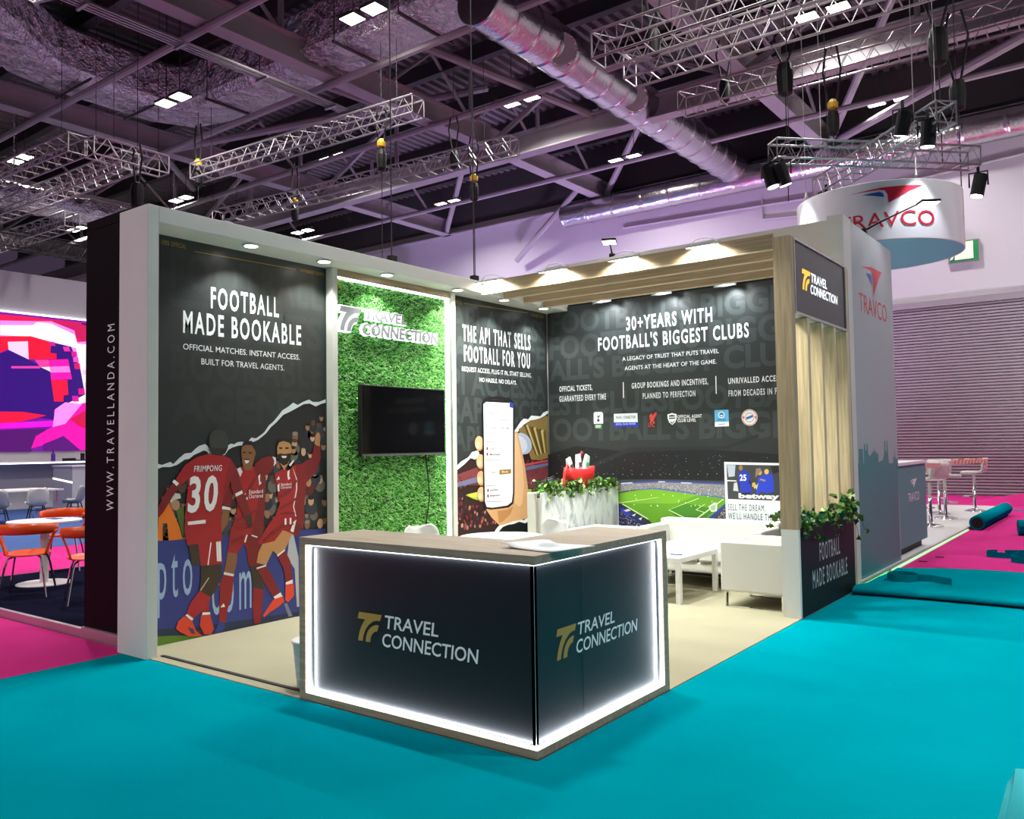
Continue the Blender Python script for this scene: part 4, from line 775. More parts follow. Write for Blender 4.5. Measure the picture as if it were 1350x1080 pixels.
for x in (-16.5, -14.3, -11.6, -9.6):
    MB().box(x-.03, x+.03, 8.8, 10.6, 10.64, 10.69).tube([(x, 8.85, 10.66), (x, 8.85, 12.6)], .012, 5).tube([(x, 10.55, 10.66), (x, 10.55, 12.6)], .012, 5).build('hanger_bar', M['steel_dark'], t)
for (a, b) in [((-17.6, 3.0, 10.66), (-15.0, 3.0, 10.66)), ((-19.4, 6.4, 10.66), (-17.6, 6.4, 10.66)), ((-19.4, 8.2, 10.66), (-17.6, 8.2, 10.66))]:
    MB().tube([a, b], .035, 6).build('hanger_bar', M['steel_dark'], t)
t = thing('air_duct', 'round silver duct with two open collars running to the hall wall', 'duct', (-7.8, 16, 10.9), world=True)
mb = MB(); rows = []
y = 9.2
while y <= 22.6:
    for dy, r in ((0, .53), (.03, .555), (.06, .53), (.09, .53), (.70, .53)): rows.append([Vector((-7.75+(r)*cos(2*pi*j/28), y+dy, 10.50+r*sin(2*pi*j/28))) for j in range(29)])
    y += .75
mb.grid(rows); mb.poly(rows[0][:-1]); mb.build('duct_body', M['foil_smooth'], t, smooth=True)
for y in (11.9, 15.2):
    d = Vector((.62, -.45, -.42)).normalized(); c = Vector((-7.75, y, 10.50)); c0 = c+d*.40
    MB().cyl(c0, c+d*.60, .36, n=20).build('collar', M['foil'], t, smooth=False)
    MB().cyl(c+d*.59, c+d*.605, .30, n=20).build('collar_mouth', M['steel'], t)
t = thing('air_duct', 'long silver duct along the top of the hall wall', 'duct', (-4, 22.5, 10.0), world=True)
mb = MB(); rows = []; x = -14.4
while x < 12:
    for dx, r in ((0, .42), (.03, .44), (.06, .42), (.10, .42), (1.0, .42)): rows.append([Vector((x+dx, 22.45+r*cos(2*pi*j/20), 10.12+r*sin(2*pi*j/20))) for j in range(21)])
    x += 1.1
mb.grid(rows); mb.poly(rows[0][:-1]); mb.build('duct_body', M['foil_smooth'], t, smooth=True)
t = thing('air_duct', 'crumpled foil duct high on the left behind the paired trusses', 'duct', (-25, 10, 7.9), world=True)
rows = []
for i in range(34):
    r = .40+.03*sin(i*2.1); rows.append([Vector((-23.3+r*cos(2*pi*j/16), 5.2+i*.25, 9.0+r*sin(2*pi*j/16))) for j in range(17)])
MB().grid(rows).poly(rows[0][:-1]).tube([(-23.3, 7.0, 9.35), (-23.3, 7.0, 12.7)], .02, 5).tube([(-23.3, 12.0, 9.35), (-23.3, 12.0, 12.6)], .02, 5).build('duct_body', M['foil'], t, smooth=True)
t = thing('cable_tray', 'pale metal cable tray hanging along the roof near the big duct', 'cable tray', (-13, 6, 9.85), world=True)
mb = MB()
for dx in (-.14, -.05, .05, .14): mb.box(-13.05+dx-.018, -13.05+dx+.018, -6, 10.4, 9.95, 9.99)
y = -6
while y < 10.4: mb.box(-13.25, -12.85, y-.03, y+.03, 9.90, 9.95); y += 2.0
mb.build('rails', M['truss'], t)

# ------------------------------------------------------------------ lattice trusses
def truss(name, label, a, b, size=.40, r=.024, m=None, pitch=.5, group=None, hang=True):
    m = m or M['truss']; a = Vector(a); b = Vector(b); L = (b-a).length; d = (b-a)/L
    s = d.cross(Vector((0, 0, 1))).normalized()*(size/2); u = Vector((0, 0, size/2))
    mid = (a+b)/2
    t = thing(name, label, 'truss', mid, group=group); t['world_parts'] = 1
    cs = [s+u, -s+u, -s-u, s-u]
    for c in cs: MB().tube([a+c, b+c], r, 6).build('chord', m, t)
    mb = MB(); n = max(2, int(L/pitch))
    for i in range(n):
        p, q = a+d*(L*i/n), a+d*(L*(i+1)/n); mdl = (p+q)/2
        for j in range(4):
            c1, c2 = cs[j], cs[(j+1) % 4]
            if j == 2: mb.tube([p+c1, p+c2], r*.6, 4); continue
            mb.tube([p+c1, mdl+c2], r*.40, 4); mb.tube([mdl+c2, q+c1], r*.40, 4)
    for e in (a, b):
        for j in range(4): mb.tube([e+cs[j], e+cs[(j+1) % 4]], r*.7, 4)
    mb.build('bracing', m, t)
    if hang:
        for f in (.08, .92):
            p = a+d*(L*f)+u; MB().tube([p, (p.x, p.y, 12.7)], .006, 5).build('hanger_wire', M['rubber'], t)
    return t
truss('lattice_truss', 'long silver lattice truss under the steel beam above the booth header', (-21.0, 12.15, 9.05), (-9.7, 13.0, 9.05))
truss('lattice_truss', 'long silver lattice truss on the right carrying hoists', (-5.5, 13.65, 9.2), (9, 13.9, 9.2), .45)
truss('lattice_truss', 'shorter silver lattice truss nearest the big foil duct', (-17.6, 9.25, 9.05), (-9.9, 9.75, 9.05))
truss('lattice_truss', 'upper of two parallel silver trusses at the top right', (-5.0, 9.2, 8.6), (6, 9.35, 8.6), .48)
truss('lattice_truss', 'lower of two parallel silver trusses at the top right', (-4.95, 10.25, 8.6), (6, 10.4, 8.6), .48)
truss('lattice_truss', 'upper of two silver trusses coming in from the left edge', (-24, 4.75, 8.15), (-15.4, 5.05, 8.15))
truss('lattice_truss', 'lower and longest silver truss coming in from the left edge', (-24, 6.0, 8.05), (-15.3, 6.15, 8.05))
truss('lattice_truss', 'short silver truss joining the two left trusses', (-15.2, 5.2, 8.1), (-15.2, 6.9, 8.1))
truss('lattice_truss', 'small silver truss ending above the black truss at the left edge', (-26, 7.2, 7.9), (-20.5, 7.35, 7.9))
truss('lattice_truss', 'black lattice truss above the far LED wall', (-22.8, 3.5, 7.6), (-22.8, 14, 7.6), .45, m=M['truss_black'])
truss('lattice_truss', 'stub of silver truss behind the black truss, left of the black column', (-30, 12.5, 7.7), (-24.5, 12.9, 7.7), .5)
truss('lattice_truss', 'corner of silver truss at the top left edge', (-11.2, 2.2, 8.9), (-10.3, 2.5, 8.9), .4)

# ------------------------------------------------------------------ hoists
def hoist(label, x, y, ztop, zbody, zend, hook=False, big=1.0):
    big *= .78
    t = thing('chain_hoist', label, 'hoist', (x, y, zbody), group='black chain hoists on the trusses')
    for s in (-1, 1): MB().tube([(s*.10, 0, ztop-zbody), (s*.22*big, 0, (ztop-zbody)*.55+.2), (s*.06, 0, .30*big)], .022, 5).build('sling', M['rubber'], t)
    mb = MB().lathe((0, 0, -.34*big), [(.05, 0), (.13*big, .05), (.15*big, .3*big), (.15*big, .46*big), (.12*big, .6*big), (.03, .64*big)], 12)
    mb.build('motor_body', M['black'], t)
    if hook: MB().lathe((0, 0, .30*big), [(.03, 0), (.10, .05), (.11, .14), (.05, .22)], 10).build('hook_block', M['yellow'], t)
    MB().tube([(0, 0, -.3*big), (0, 0, zend-zbody)], .010, 5).tube([(0, 0, ztop-zbody-.05), (0, 0, 12.7-zbody)], .007, 5).build('chain', M['rubber'], t)
hoist('black hoist with orange hook hanging below the truss nearest the foil duct', -10.9, 9.6, 9.3, 8.05, 3.6, True)
hoist('black hoist cluster at the left end of the truss nearest the foil duct', -17.6, 9.3, 10.4, 9.0, 8.3, True)
hoist('black hoist with yellow hook left of centre below the roof beam', -18.2, 13.0, 10.3, 8.9, 8.0, True)
hoist('black hoist with yellow hook over the grass panel', -11.02, 13.0, 9.6, 8.15, 3.7, True)
hoist('large black hoist between the upper right trusses', -2.95, 13.0, 9.9, 8.85, 6.35, big=1.4)
hoist('black hoist with bright yellow hook above the cross truss', -2.1, 13.2, 9.3, 7.8, 7.2, True)
hoist('large black hoist at the top right holding the far cross truss arm', -.12, 12.6, 9.9, 8.5, 6.4, big=1.4)
hoist('black hoist over the right end of the cross truss', .1, 13.0, 9.2, 7.7, 6.0, big=1.15)
hoist('black sling pair on the long right truss beside the girder', -4.5, 13.7, 10.4, 9.25, 9.0)
hoist('black sling pair at the left end of the top right trusses', -4.2, 9.8, 10.2, 8.75, 8.5)
hoist('black hoist hanging above the black column at the left', -14.9, 6.1, 8.3, 7.2, 6.7, big=1.2)
hoist('black sling on the long truss over the grass panel', -11.6, 12.9, 10.2, 9.1, 8.9)
for i, (x, y, z0) in enumerate([(-3.8, 2.8, 3.5), (-3.8, 4.17, 3.5)]):
    t = thing('suspension_wire', ['thin dark wire rising from the header over the grass panel', 'thin dark wire rising from the header near the pergola'][i], 'wire', (x, y, z0), world=True)
    MB().tube([(x, y, z0+.05), (x, y, 10.5)], .007, 5).build('wire', M['rubber'], t)
    MB().box(x-.035, x+.035, y-.035, y+.05, z0, z0+.11).build('clamp', M['black'], t)
# conduits and sign on the hall wall
mb = MB().tube([(-12.4, 23.26, 9.5), (-3, 23.26, 9.25), (8, 23.26, 9.9)], .035, 6).tube([(-7.2, 23.26, 9.6), (-7.2, 23.26, 8.9), (-6, 23.26, 8.8), (-6, 23.26, 7.6)], .03, 6)
tag(mb.build('conduit', M['greywall'], origin=(-4, 23.26, 9.3)), 'thin pale conduit line along the hall wall under the long duct', 'conduit')
t = thing('exit_sign', 'green and cream lit sign box on the hall wall behind the round hanging banner', 'sign', (-1.2, 23.2, 6.9), world=True)
MB().box(-1.78, -.98, 23.16, 23.29, 6.62, 7.24).build('sign_frame', M['steel'], t)
MB().box(-1.75, -1.01, 23.14, 23.16, 6.65, 7.21).build('green_border', M['green_sign'], t)
MB().box(-1.60, -1.13, 23.125, 23.14, 6.70, 7.19).build('sign_face', M['exit'], t)
MB().poly([(-1.74, 23.12, 6.70), (-1.66, 23.12, 6.72), (-1.60, 23.12, 6.84), (-1.66, 23.12, 6.84)]).build('arrow', M['ink_white'], t)
# ------------------------------------------------------------------ booth: left wall
t = thing('booth_wall', 'white portal wall with end post and header holding the left panels', 'wall', (-3.9, 3, 0), world=True)
MB().box(-4.03, -3.605, -.03, .062, 0, 3.5).build('end_post', M['white'], t, bevel=.004)
MB().box(-4.03, -3.605, .062, 5.95, 3.372, 3.5).build('header', M['white'], t, bevel=.004)
MB().box(-4.03, -3.962, .062, 6.0, 0, 3.372).build('backing_board', M['offwhite'], t)
# first printed panel
def panel(name, label, corners, m, depth, cat='poster'):
    c = [Vector(p) for p in corners]; n = (c[1]-c[0]).cross(c[3]-c[0]).normalized()
    ctr = sum(c, Vector())/4; ctr.z = min(p.z for p in c)
    t = thing(name, label, cat, ctr, world=True)
    MB().prism([p-n*depth for p in c], n*depth).build('panel', m, t); return t
def blob(cx, cy, rx, ry, n=9, ph=0): return [(cx+rx*cos(2*pi*k/n+ph), cy+ry*sin(2*pi*k/n+ph)) for k in range(n)]
p1 = panel('printed_panel', 'tall dark printed panel with three red-shirted footballers over a torn edge', [(-3.948, .10, .004), (-3.948, 2.02, .004), (-3.948, 2.02, 3.372), (-3.948, .10, 3.372)], M['poster'], .013)
lettering(TXT['posterghost'], on_left, p1, 'ghost_lettering', .0008, m=M['ghost_dim'])
lettering(TXT['poster'], on_left, p1)
MB().poly([on_left(.585, 3.282, .002), on_left(1.66, 3.3, .002), on_left(1.66, 3.306, .002), on_left(.585, 3.288, .002)]).build('gold_rule', M['ink_gold'], p1)
rng = random.Random(3); ex = []
dk = ['14161c', '1b1e28', '23262e', '0f1116', '2a2a30', '30343f', '5b1a1c', '39424e', '1a2238', '6a6660']; sk = ['b48463', 'c79d7c', 'a06f52', '8a5a40', '5e4030', 'd0aa8a']
def torn(u): return 1.47+max(0, u-.3)*.10+max(0, u-1.15)*.48
for k in range(300):
    u = rng.uniform(.29, 2.0); top = torn(u)-.07; v = rng.uniform(.80+.03*(2-u), top)
    s = rng.uniform(.032, .052)
    if v+s*1.5 > top: continue
    ex.append((srgb(rng.choice(dk)), blob(u, v-s*1.3, s*1.5, s*1.5, 8, .3)))
    ex.append((srgb(rng.choice(sk)), blob(u, v, s*.72, s*.95)))
    ex.append((srgb(rng.choice(['120f0e', '2a1d15', '4a3524', '15161c', '8b8074'])), blob(u, v+s*.62, s*.74, s*.45, 7)))
bg = art('poster')
mb = MB()
for i, (c, p) in enumerate([bg[0]]+ex+bg[1:]):
    mb.ink = c; p = p[::-1] if area2(p) < 0 else p
    d = .001 if i == 0 else (.0015+(i % 60)*6e-5 if i <= len(ex) else .0055+(i-len(ex))*1e-4)
    mb.poly([on_left(u, v, d) for u, v in p])
cp = mb.build('crowd_print', M['print'], p1)
lettering(TXT['board'][:2], on_left, cp, 'board_lettering', .0072)
pp = artwork('players', on_left, p1, 'player_print', .0078, 6e-5)
lettering(TXT['shirt'], on_left, pp, 'shirt_lettering', .0146)
lettering(TXT['board'][2:]+TXT['sponsor'], on_left, pp, 'shirt_lettering', .0142)

# grass panel in an oak frame
t = thing('grass_panel', 'bright green artificial grass panel in a pale timber frame', 'wall panel', (-3.9, 2.94, 0), world=True)
MB().box(-3.962, -3.935, 2.02, 3.875, .004, 3.37).build('backing', mat('turf_base', (.02, .09, .015), .8), t)
for a, b, m in ((2.022, 2.085, 'offwhite'), (3.80, 3.868, 'offwhite')): MB().box(-3.935, -3.84, a, b, .004, 3.37).build('side_frame', M[m], t)
MB().box(-3.935, -3.86, 2.085, 3.80, 3.30, 3.37).build('top_frame', M['oak_y'], t)
MB().box(-3.935, -3.88, 2.085, 3.80, 3.285, 3.30).build('light_strip', M['led_soft'], t)
MB().box(-3.935, -3.88, 3.787, 3.80, .05, 3.285).build('light_strip', M['led_soft'], t)
mb = MB(); rng = random.Random(8); gr = ['6ccf52', '86e06a', 'a2ec84', 'c0f6a4', '52b83c', 'd2fab8', '3f9c30']
gc = [srgb(g) for g in gr]
for k in range(26000):
    u = rng.uniform(2.088, 3.784); v = rng.uniform(.03, 3.28); a = rng.uniform(0, 2*pi); L = rng.uniform(.022, .042); w = rng.uniform(.0022, .0042)
    du, dv = cos(a)*L, sin(a)*L; b = Vector((-3.935, u, v)); tip = Vector((-3.935+rng.uniform(.012, .04), u+du, v+dv)); s = Vector((0, -sin(a)*w, cos(a)*w))
    mid = (b+tip)/2+Vector((.012, 0, 0)); mb.ink = rng.choice(gc)
    mb.add([b-s, b+s, mid+s*.9, mid-s*.9, tip], [(0, 1, 2, 3), (3, 2, 4)])
g = mb.build('turf', M['blade'], t); g['kind'] = 'stuff'

tag(MB().poly([(-3.862, 2.09, 3.27), (-3.862, 2.12, 3.20), (-3.86, 2.165, 3.155), (-3.862, 2.13, 3.235), (-3.862, 2.105, 3.275)]).build('yellow_ribbon', M['yellow'], origin=(-3.862, 2.12, 3.2), solid=.004), 'small yellow ribbon stuck at the top left corner of the grass panel', 'ribbon')
# halo-lit sign on the grass
t = thing('illuminated_sign', 'grey halo-lit raised letters spelling the booth name on the grass panel', 'sign', (-3.9, 2.7, 2.75), world=True)
def sign_words(specs, plane, d0, depth, grow, m, name):
    for s, u0, u1, v0, v1, ink, bold, sh in specs:
        vs, fs = word_mesh(s, bold+grow, sh, .5, 2); xs = [v.x for v in vs]; x0, x1 = min(xs), max(xs); y0, y1 = min(CAPS), max(CAPS)
        g = (x1-x0); base = word_mesh(s, bold, sh, 0, 2)[0]; bx = [v.x for v in base]; b0, b1 = min(bx), max(bx)
        MB().add([plane(u0+(v.x-b0)/(b1-b0)*(u1-u0), v0+(v.y-y0)/(y1-y0)*(v1-v0), d0+(v.z+.5)*depth) for v in vs], fs).build(name, m, t)
halo = emat('halo_acrylic', (.93, .97, 1.0), 1.5); face = mat('grey_acrylic', (.22, .22, .235), .45)
sign_words(TXT['grass'], on_grass, -.02, .035, .03, halo, 'glowing_edge')
sign_words(TXT['grass'], on_grass, .022, .006, 0, face, 'letters')
def fat(pts, k):
    cx = sum(p[0] for p in pts)/len(pts); cy = sum(p[1] for p in pts)/len(pts); n = len(pts); o = []
    for i in range(n):
        a, b, c = Vector(pts[i-1]), Vector(pts[i]), Vector(pts[(i+1) % n])
        t1 = (b-a).normalized(); t2 = (c-b).normalized(); nn = Vector((t1.y+t2.y, -t1.x-t2.x)); nn = nn.normalized() if nn.length > 1e-6 else Vector((0, 0)); o.append(tuple(b+nn*k))
    return o
for grow, d0, dep, m, nm in ((.014, -.02, .035, halo, 'glowing_edge'), (0, .022, .006, face, 'logo_mark')):
    mb = MB()
    for p in LOGO:
        q = [(2.113+p[i]*.285, 2.752+p[i+1]/.83*.25) for i in range(0, len(p), 2)]
        if area2(q) < 0: q = q[::-1]
        q = fat(q, grow) if grow else q
        mb.prism([on_grass(u, v, d0) for u, v in q], Vector((dep, 0, 0)))
    mb.build(nm, m, t)

# television
t = thing('television', 'black flat screen television hung on the grass panel', 'tv', (-3.87, 2.99, 1.5), world=True)
MB().box(-3.86, -3.80, 2.36, 3.62, 1.495, 2.225).build('casing', M['black'], t, bevel=.006)
MB().box(-3.802, -3.797, 2.372, 3.608, 1.525, 2.213).build('screen', M['tv'], t)
MB().box(-3.80, -3.79, 2.36, 3.62, 1.495, 1.517).build('lower_bezel', mat('dark_grey_bezel', (.08, .08, .085), .35), t)
MB().box(-3.935, -3.86, 2.8, 3.2, 1.7, 2.0).build('bracket', M['steel_dark'], t)
MB().tube([(-3.90, 3.40, 1.52), (-3.885, 3.43, 1.2), (-3.885, 3.44, 1.0), (-3.885, 3.39, .75), (-3.885, 3.36, .55), (-3.885, 3.36, .1)], .007, 6).build('power_cord', M['rubber'], t)

# second printed panel with the phone
p2 = panel('printed_panel', 'dark printed panel with a hand holding a phone over a red stadium', [(-3.948, 3.87, .004), (-3.948, 5.887, .004), (-3.948, 5.887, 3.372), (-3.948, 3.87, 3.372)], M['poster'], .013)
MB().box(-3.948, -3.93, 3.868, 3.885, .004, 3.372).build('edge_strip', M['white'], p2)
lettering(TXT['apighost'], on_left, p2, 'ghost_lettering', .0008)
lettering(TXT['api'], on_left, p2)
MB().poly([on_left(4.14, 3.29, .002), on_left(5.46, 3.33, .002), on_left(5.46, 3.337, .002), on_left(4.14, 3.297, .002)]).build('gold_rule', M['ink_gold'], p2)
rng = random.Random(4); ex = []
rc = ['7c2228', '9a2f35', '54191d', '2c1416', 'b4736a', '3a2024', '8a5a52', '241012', 'c08a80', '4a2a4a']
for k in range(900):
    u = rng.uniform(3.885, 5.86); v = rng.uniform(.62, 1.5)
    if 4.15 < u < 4.6 and .86 < v < 1.12: continue
    if v > 1.12+.2*abs(u-4.6) and u < 4.6: continue
    if u > 5.2 and (v > 1.42 or v < .80): continue
    if u > 4.7+(v-.6)*.6 and v < .9: continue
    s = rng.uniform(.006, .013)*(1.9 if (v < .95 and u < 4.7) else 1)
    ex.append((srgb(rng.choice(rc)), blob(u, v, s, s*1.2, 6, rng.uniform(0, 3))))
bg = art('api'); mb = MB(); late = {0}
for i, (c, p) in enumerate([bg[0], bg[17]]+ex+bg[1:17]+bg[18:]):
    mb.ink = c; p = p[::-1] if area2(p) < 0 else p
    d = .001+i*1e-4 if i < 2 else (.0015+(i % 60)*6e-5 if i < len(ex)+2 else .0055+(i-len(ex))*1e-4)
    mb.poly([on_left(u, v, d) for u, v in p])
mb.build('stadium_print', M['print'], p2)
ph = artwork('hand', on_left, p2, 'phone_print', .0095, 6e-5)
lettering(TXT['phone'], on_left, ph, 'phone_lettering', .0125)

# back wall panel
p3 = panel('printed_panel', 'wide dark printed panel with club crests above a lit football stadium', [(-3.93, 5.889, .004), (-.0, 5.889, .004), (-.0, 5.889, 3.43), (-3.93, 5.889, 3.43)], M['poster'], .012)
MB().box(-3.6, -.17, 5.902, 5.98, 0, 3.5).build('backing', M['black'], p3)
MB().box(-.796, -.79, 5.884, 5.889, .004, 3.43).build('seam', M['ink_black'], p3)
lettering(TXT['yearsghost'], on_back, p3, 'ghost_lettering', .0008)
lettering(TXT['years'], on_back, p3)
for x, z0, z1 in ((-2.775, 2.17, 2.37), (-1.527, 2.16, 2.37)): MB().poly([on_back(x-.006, z0, .002), on_back(x+.006, z0, .002), on_back(x+.006, z1, .002), on_back(x-.006, z1, .002)]).build('divider', M['ink_white'], p3)
rng = random.Random(6); ex = []
cr = ['d8cfcb', 'b39c92', '5f5a60', '84808a', 'e4e0dc', '6d6a88', '3d3b42']
for k in range(1300):
    u = rng.uniform(-3.93, -.2); w = abs(u+2.3)
    v = rng.uniform(1.035-.125*w, 1.085-.012*w)
    ex.append((srgb(rng.choice(cr)), blob(u, v, .0055, .0055, 4, .78)))
for k in range(260):
    u = rng.uniform(-2.87, -2.45); v = .5+rng.uniform(0, .24-(u+2.87)*.5)
    ex.append((srgb(rng.choice(['d8cfcb', 'd6b07a', '3c3f52', '2a3670', '8a7466', '2f46c0'])), blob(u, v, .007, .006, 4, .5)))
for k in range(220):
    u = rng.uniform(-1.64, -1.44); v = .55+rng.uniform(0, .26*(u+1.66)/.2)
    ex.append((srgb(rng.choice(['d8cfcb', 'd6c05a', '3c3f52', '5a70c8', 'b9a896'])), blob(u, v, .007, .006, 4, .5)))
for k in range(150): ex.append((srgb(rng.choice(['5a6067', '8a9096', '44494f', 'b8bec6'])), blob(rng.uniform(-3.8, -.9), rng.uniform(1.15, 1.45), .005, .003, 5)))
artwork('stadium', on_back, p3, 'stadium_print', .001, 3e-5, extra=ex[:0])
mb = MB()
for i, (c, p) in enumerate(ex):
    mb.ink = c; mb.poly([on_back(u, v, .0052+(i % 30)*5e-5) for u, v in (p[::-1] if area2(p) < 0 else p)])
mb.build('crowd_print', M['print'], p3)
cd_ = artwork('card', on_back, p3, 'card_print', .0075, 6e-5)
lettering(TXT['card'], on_back, cd_, 'card_lettering', .0095)
crest_cuts = [-3.12, -2.72, -2.40, -1.75, -1.30]
for k_ in range(6):
    lo_ = crest_cuts[k_-1] if k_ else -9; hi_ = crest_cuts[k_] if k_ < 5 else 9
    mb = MB()
    for i, (c, p) in enumerate(art('crest')):
        if lo_ < sum(q[0] for q in p)/len(p) <= hi_:
            mb.ink = c; mb.poly([on_back(u, v, .001+i*6e-5) for u, v in (p[::-1] if area2(p) < 0 else p)])
    if mb.v: mb.build('crest_print', M['print'], p3)
lettering(TXT['crest'], on_back, p3, 'crest_lettering', .0042)

# round downlights in the header
DL = [(.97, 'over the footballers panel'), (1.79, 'at the corner of the grass panel'), (2.62, 'over the middle of the grass panel'), (3.74, 'at the left end of the phone panel'), (4.61, 'over the phone panel'), (5.45, 'nearest the back corner')]
for y, w in DL:
    t = thing('downlight', 'round white recessed header downlight '+w, 'lamp', (-3.69, y, 3.372), group='header downlights')
    MB().lathe((0, 0, -.016), [(.062, .016), (.075, .012), (.078, .004), (.066, 0), (.056, .004)], 24).build('rim', M['white'], t, smooth=True)
    MB().lathe((0, 0, -.0145), [(.055, 0), (.055, .006)], 24).build('lens', M['lens'], t)
    lamp('SPOT', 'downlight_beam', (-3.69, y, 3.345), 74, (.95, 1.0, .95), to=(-3.74, y, 0), angle=118, blend=.6, radius=.04)

# ------------------------------------------------------------------ pergola and right tower
t = thing('slatted_pergola', 'oak slat pergola spanning from the white header to the right tower', 'pergola', (-1.9, 4.7, 3.36), world=True)
for y in (4.09, 4.50, 4.91, 5.34): bm_ = MB().box(-3.60, -.162, y-.022, y+.022, 3.352, 3.495).build('beam', M['oak_x'], t, bevel=.002); MB().box(-3.60, -.162, y-.022, y+.022, 3.346, 3.352).build('bounce_strip', M['oak_bounce'], bm_)  # thin paler strip paints bounced light on the undersides; beam oak darkened for contrast
FL = [(-3.42, 'nearest the white header'), (-2.55, 'second from the white header'), (-1.68, 'third from the white header'), (-.82, 'nearest the right tower')]
for x, w in FL:
    t = thing('floodlight', 'flat lit floodlight on the pergola slats, '+w, 'lamp', (x, 3.99, 3.465), group='pergola floodlights')
    t.rotation_euler = (math.radians(12), 0, 0)
    mb = MB().box(-.15, .15, -.075, .075, .0, .018).tube([(-.12, .0, .02), (-.08, .02, .07), (.02, .03, .08), (.10, .02, .06), (.14, .07, .02)], .006, 5)
    hs = mb.build('housing', M['white'], t)
    MB().box(-.16, .16, .05, .075, .018, .026).box(-.02, .02, .06, .10, .018, .03).build('bracket', M['alu'], t)
    MB().box(-.135, .135, -.065, .065, -.004, 0).build('lens', M['lens'], hs)
    lamp('AREA', 'floodlight_beam', (x, 3.985, 3.455), 50, (.98, 1.0, .90), to=(x, 4.6, .6), size=.27, size_y=.12, spread=150)
WS = [(-2.97, 'left'), (-2.13, 'middle'), (-1.32, 'right')]
for i, (x, w) in enumerate(WS):
    t = thing('wall_floodlight', 'bright %s floodlight washing the top of the stadium panel' % w, 'lamp', (x, 5.62, 3.44), group='floodlights washing the stadium panel')
    MB().box(-.14, .14, -.03, .10, .02, .045).box(-.14, .14, .10, .12, -.05, .045).box(-.01, .01, .0, .2, .045, .07).build('housing', M['black'], t)
    MB().box(-.12, .12, -.02, .09, .012, .02).build('lens', M['lens'], t)
    lamp('AREA', 'wall_wash', (x, 5.62, 3.44), 9, (.90, .97, 1.0), to=(x, 5.78, 2.4), size=.22, size_y=.1, spread=160)
    lamp('SPOT', 'wall_wash', (x, 5.70, 3.42), 26, (.90, .97, 1.0), to=(x, 5.89, 3.15), angle=130, blend=.8, radius=.05)

t = thing('slatted_tower', 'right oak tower with upright slats, white foot and dark sign box', 'tower', (-.08, 5, 0), world=True)
MB().box(-.16, 0, 4.055, 4.145, .79, 3.455).build('post', M['post_oak_shaded'], t, bevel=.002)  # same oak as the slats, with shade put into a darker colour
MB().box(-.16, 0, 4.055, 4.10, 0, .79).build('foot', M['white'], t, bevel=.002)
for y in (4.48, 4.91, 5.33, 5.77): MB().box(-.16, 0, y, y+.068, .80, 2.745).build('slat', M['oak_z'], t, bevel=.002)
MB().box(-.16, -.05, 4.145, 5.838, 2.75, 3.455).build('sign_box', M['white'], t)
for a in ((4.15, 5.81, 2.75, 2.772), (4.15, 5.81, 3.433, 3.455), (4.15, 4.172, 2.772, 3.433), (5.788, 5.81, 2.772, 3.433)): MB().box(-.05, .004, *a).build('sign_frame', M['alu'], t)
sf = MB().box(-.05, -.008, 4.172, 5.788, 2.772, 3.433).build('sign_face', M['poster'], t)
MB().box(-.16, 0, 5.838, 5.885, 0, 3.455).build('end_post', M['oak_z'], t)
lit_w = emat('lit_white_letters', (.95, .97, 1), 1.15); lit_g = emat('lit_gold_logo', srgb('e8b93c'), 1.0)
lettering(TXT['tower'], on_tower, sf, 'sign_lettering', -.006, m=lit_w)
logo(on_tower, 4.385, 3.003, .255, .2, -.006, sf, lit_g)

t = thing('planter_box', 'dark planter box with white slogan at the foot of the slatted tower', 'planter', (-.12, 4.97, 0), world=True)
MB().box(-.158, -.002, 4.102, 5.838, 0, .77).build('trough', M['planter_panel'], t)
MB().box(-.002, .0, 4.102, 5.838, 0, .80).build('front_board', M['planter_panel'], t)
MB().box(-.15, -.01, 4.11, 5.83, .77, .785).build('soil', mat('soil', (.03, .02, .012), .9), t)
lettering(TXT['planter'], on_tower, t, 'slogan_lettering', .0015, m=mat('silver_vinyl', (.45, .50, .52), .35))

def ivy(mb, rng, x, y, z, d, n, s, spread, cols):
    for k in range(n):
        a = rng.uniform(0, 2*pi); el = rng.uniform(-.5, 1.0); r = spread*rng.uniform(.2, 1)
        c = Vector((x+cos(a)*r*d[0], y+sin(a)*r*d[1], z+el*r*d[2])); L = s*rng.uniform(.6, 1.2)
        n1 = Vector((rng.uniform(-1, 1), rng.uniform(-1, 1), rng.uniform(-.2, 1))).normalized(); u = n1.orthogonal().normalized()
        u = (Matrix.Rotation(rng.uniform(0, 6.3), 3, n1) @ u); w = n1.cross(u); mb.ink = rng.choice(cols)
        mb.add([c-u*L*.5, c-u*L*.2+w*L*.5, c+u*L*.1+w*L*.28, c+u*L*.6-n1*L*.12, c+u*L*.1-w*L*.28, c-u*L*.2-w*L*.5], [(0, 1, 2), (0, 2, 3, 4), (0, 4, 5)])
IVY = [srgb(c) for c in ('3f6b22', '5c8a2e', '2b4d18', '7aa244', '35591f', 'a9c07a', '1f3a12')]
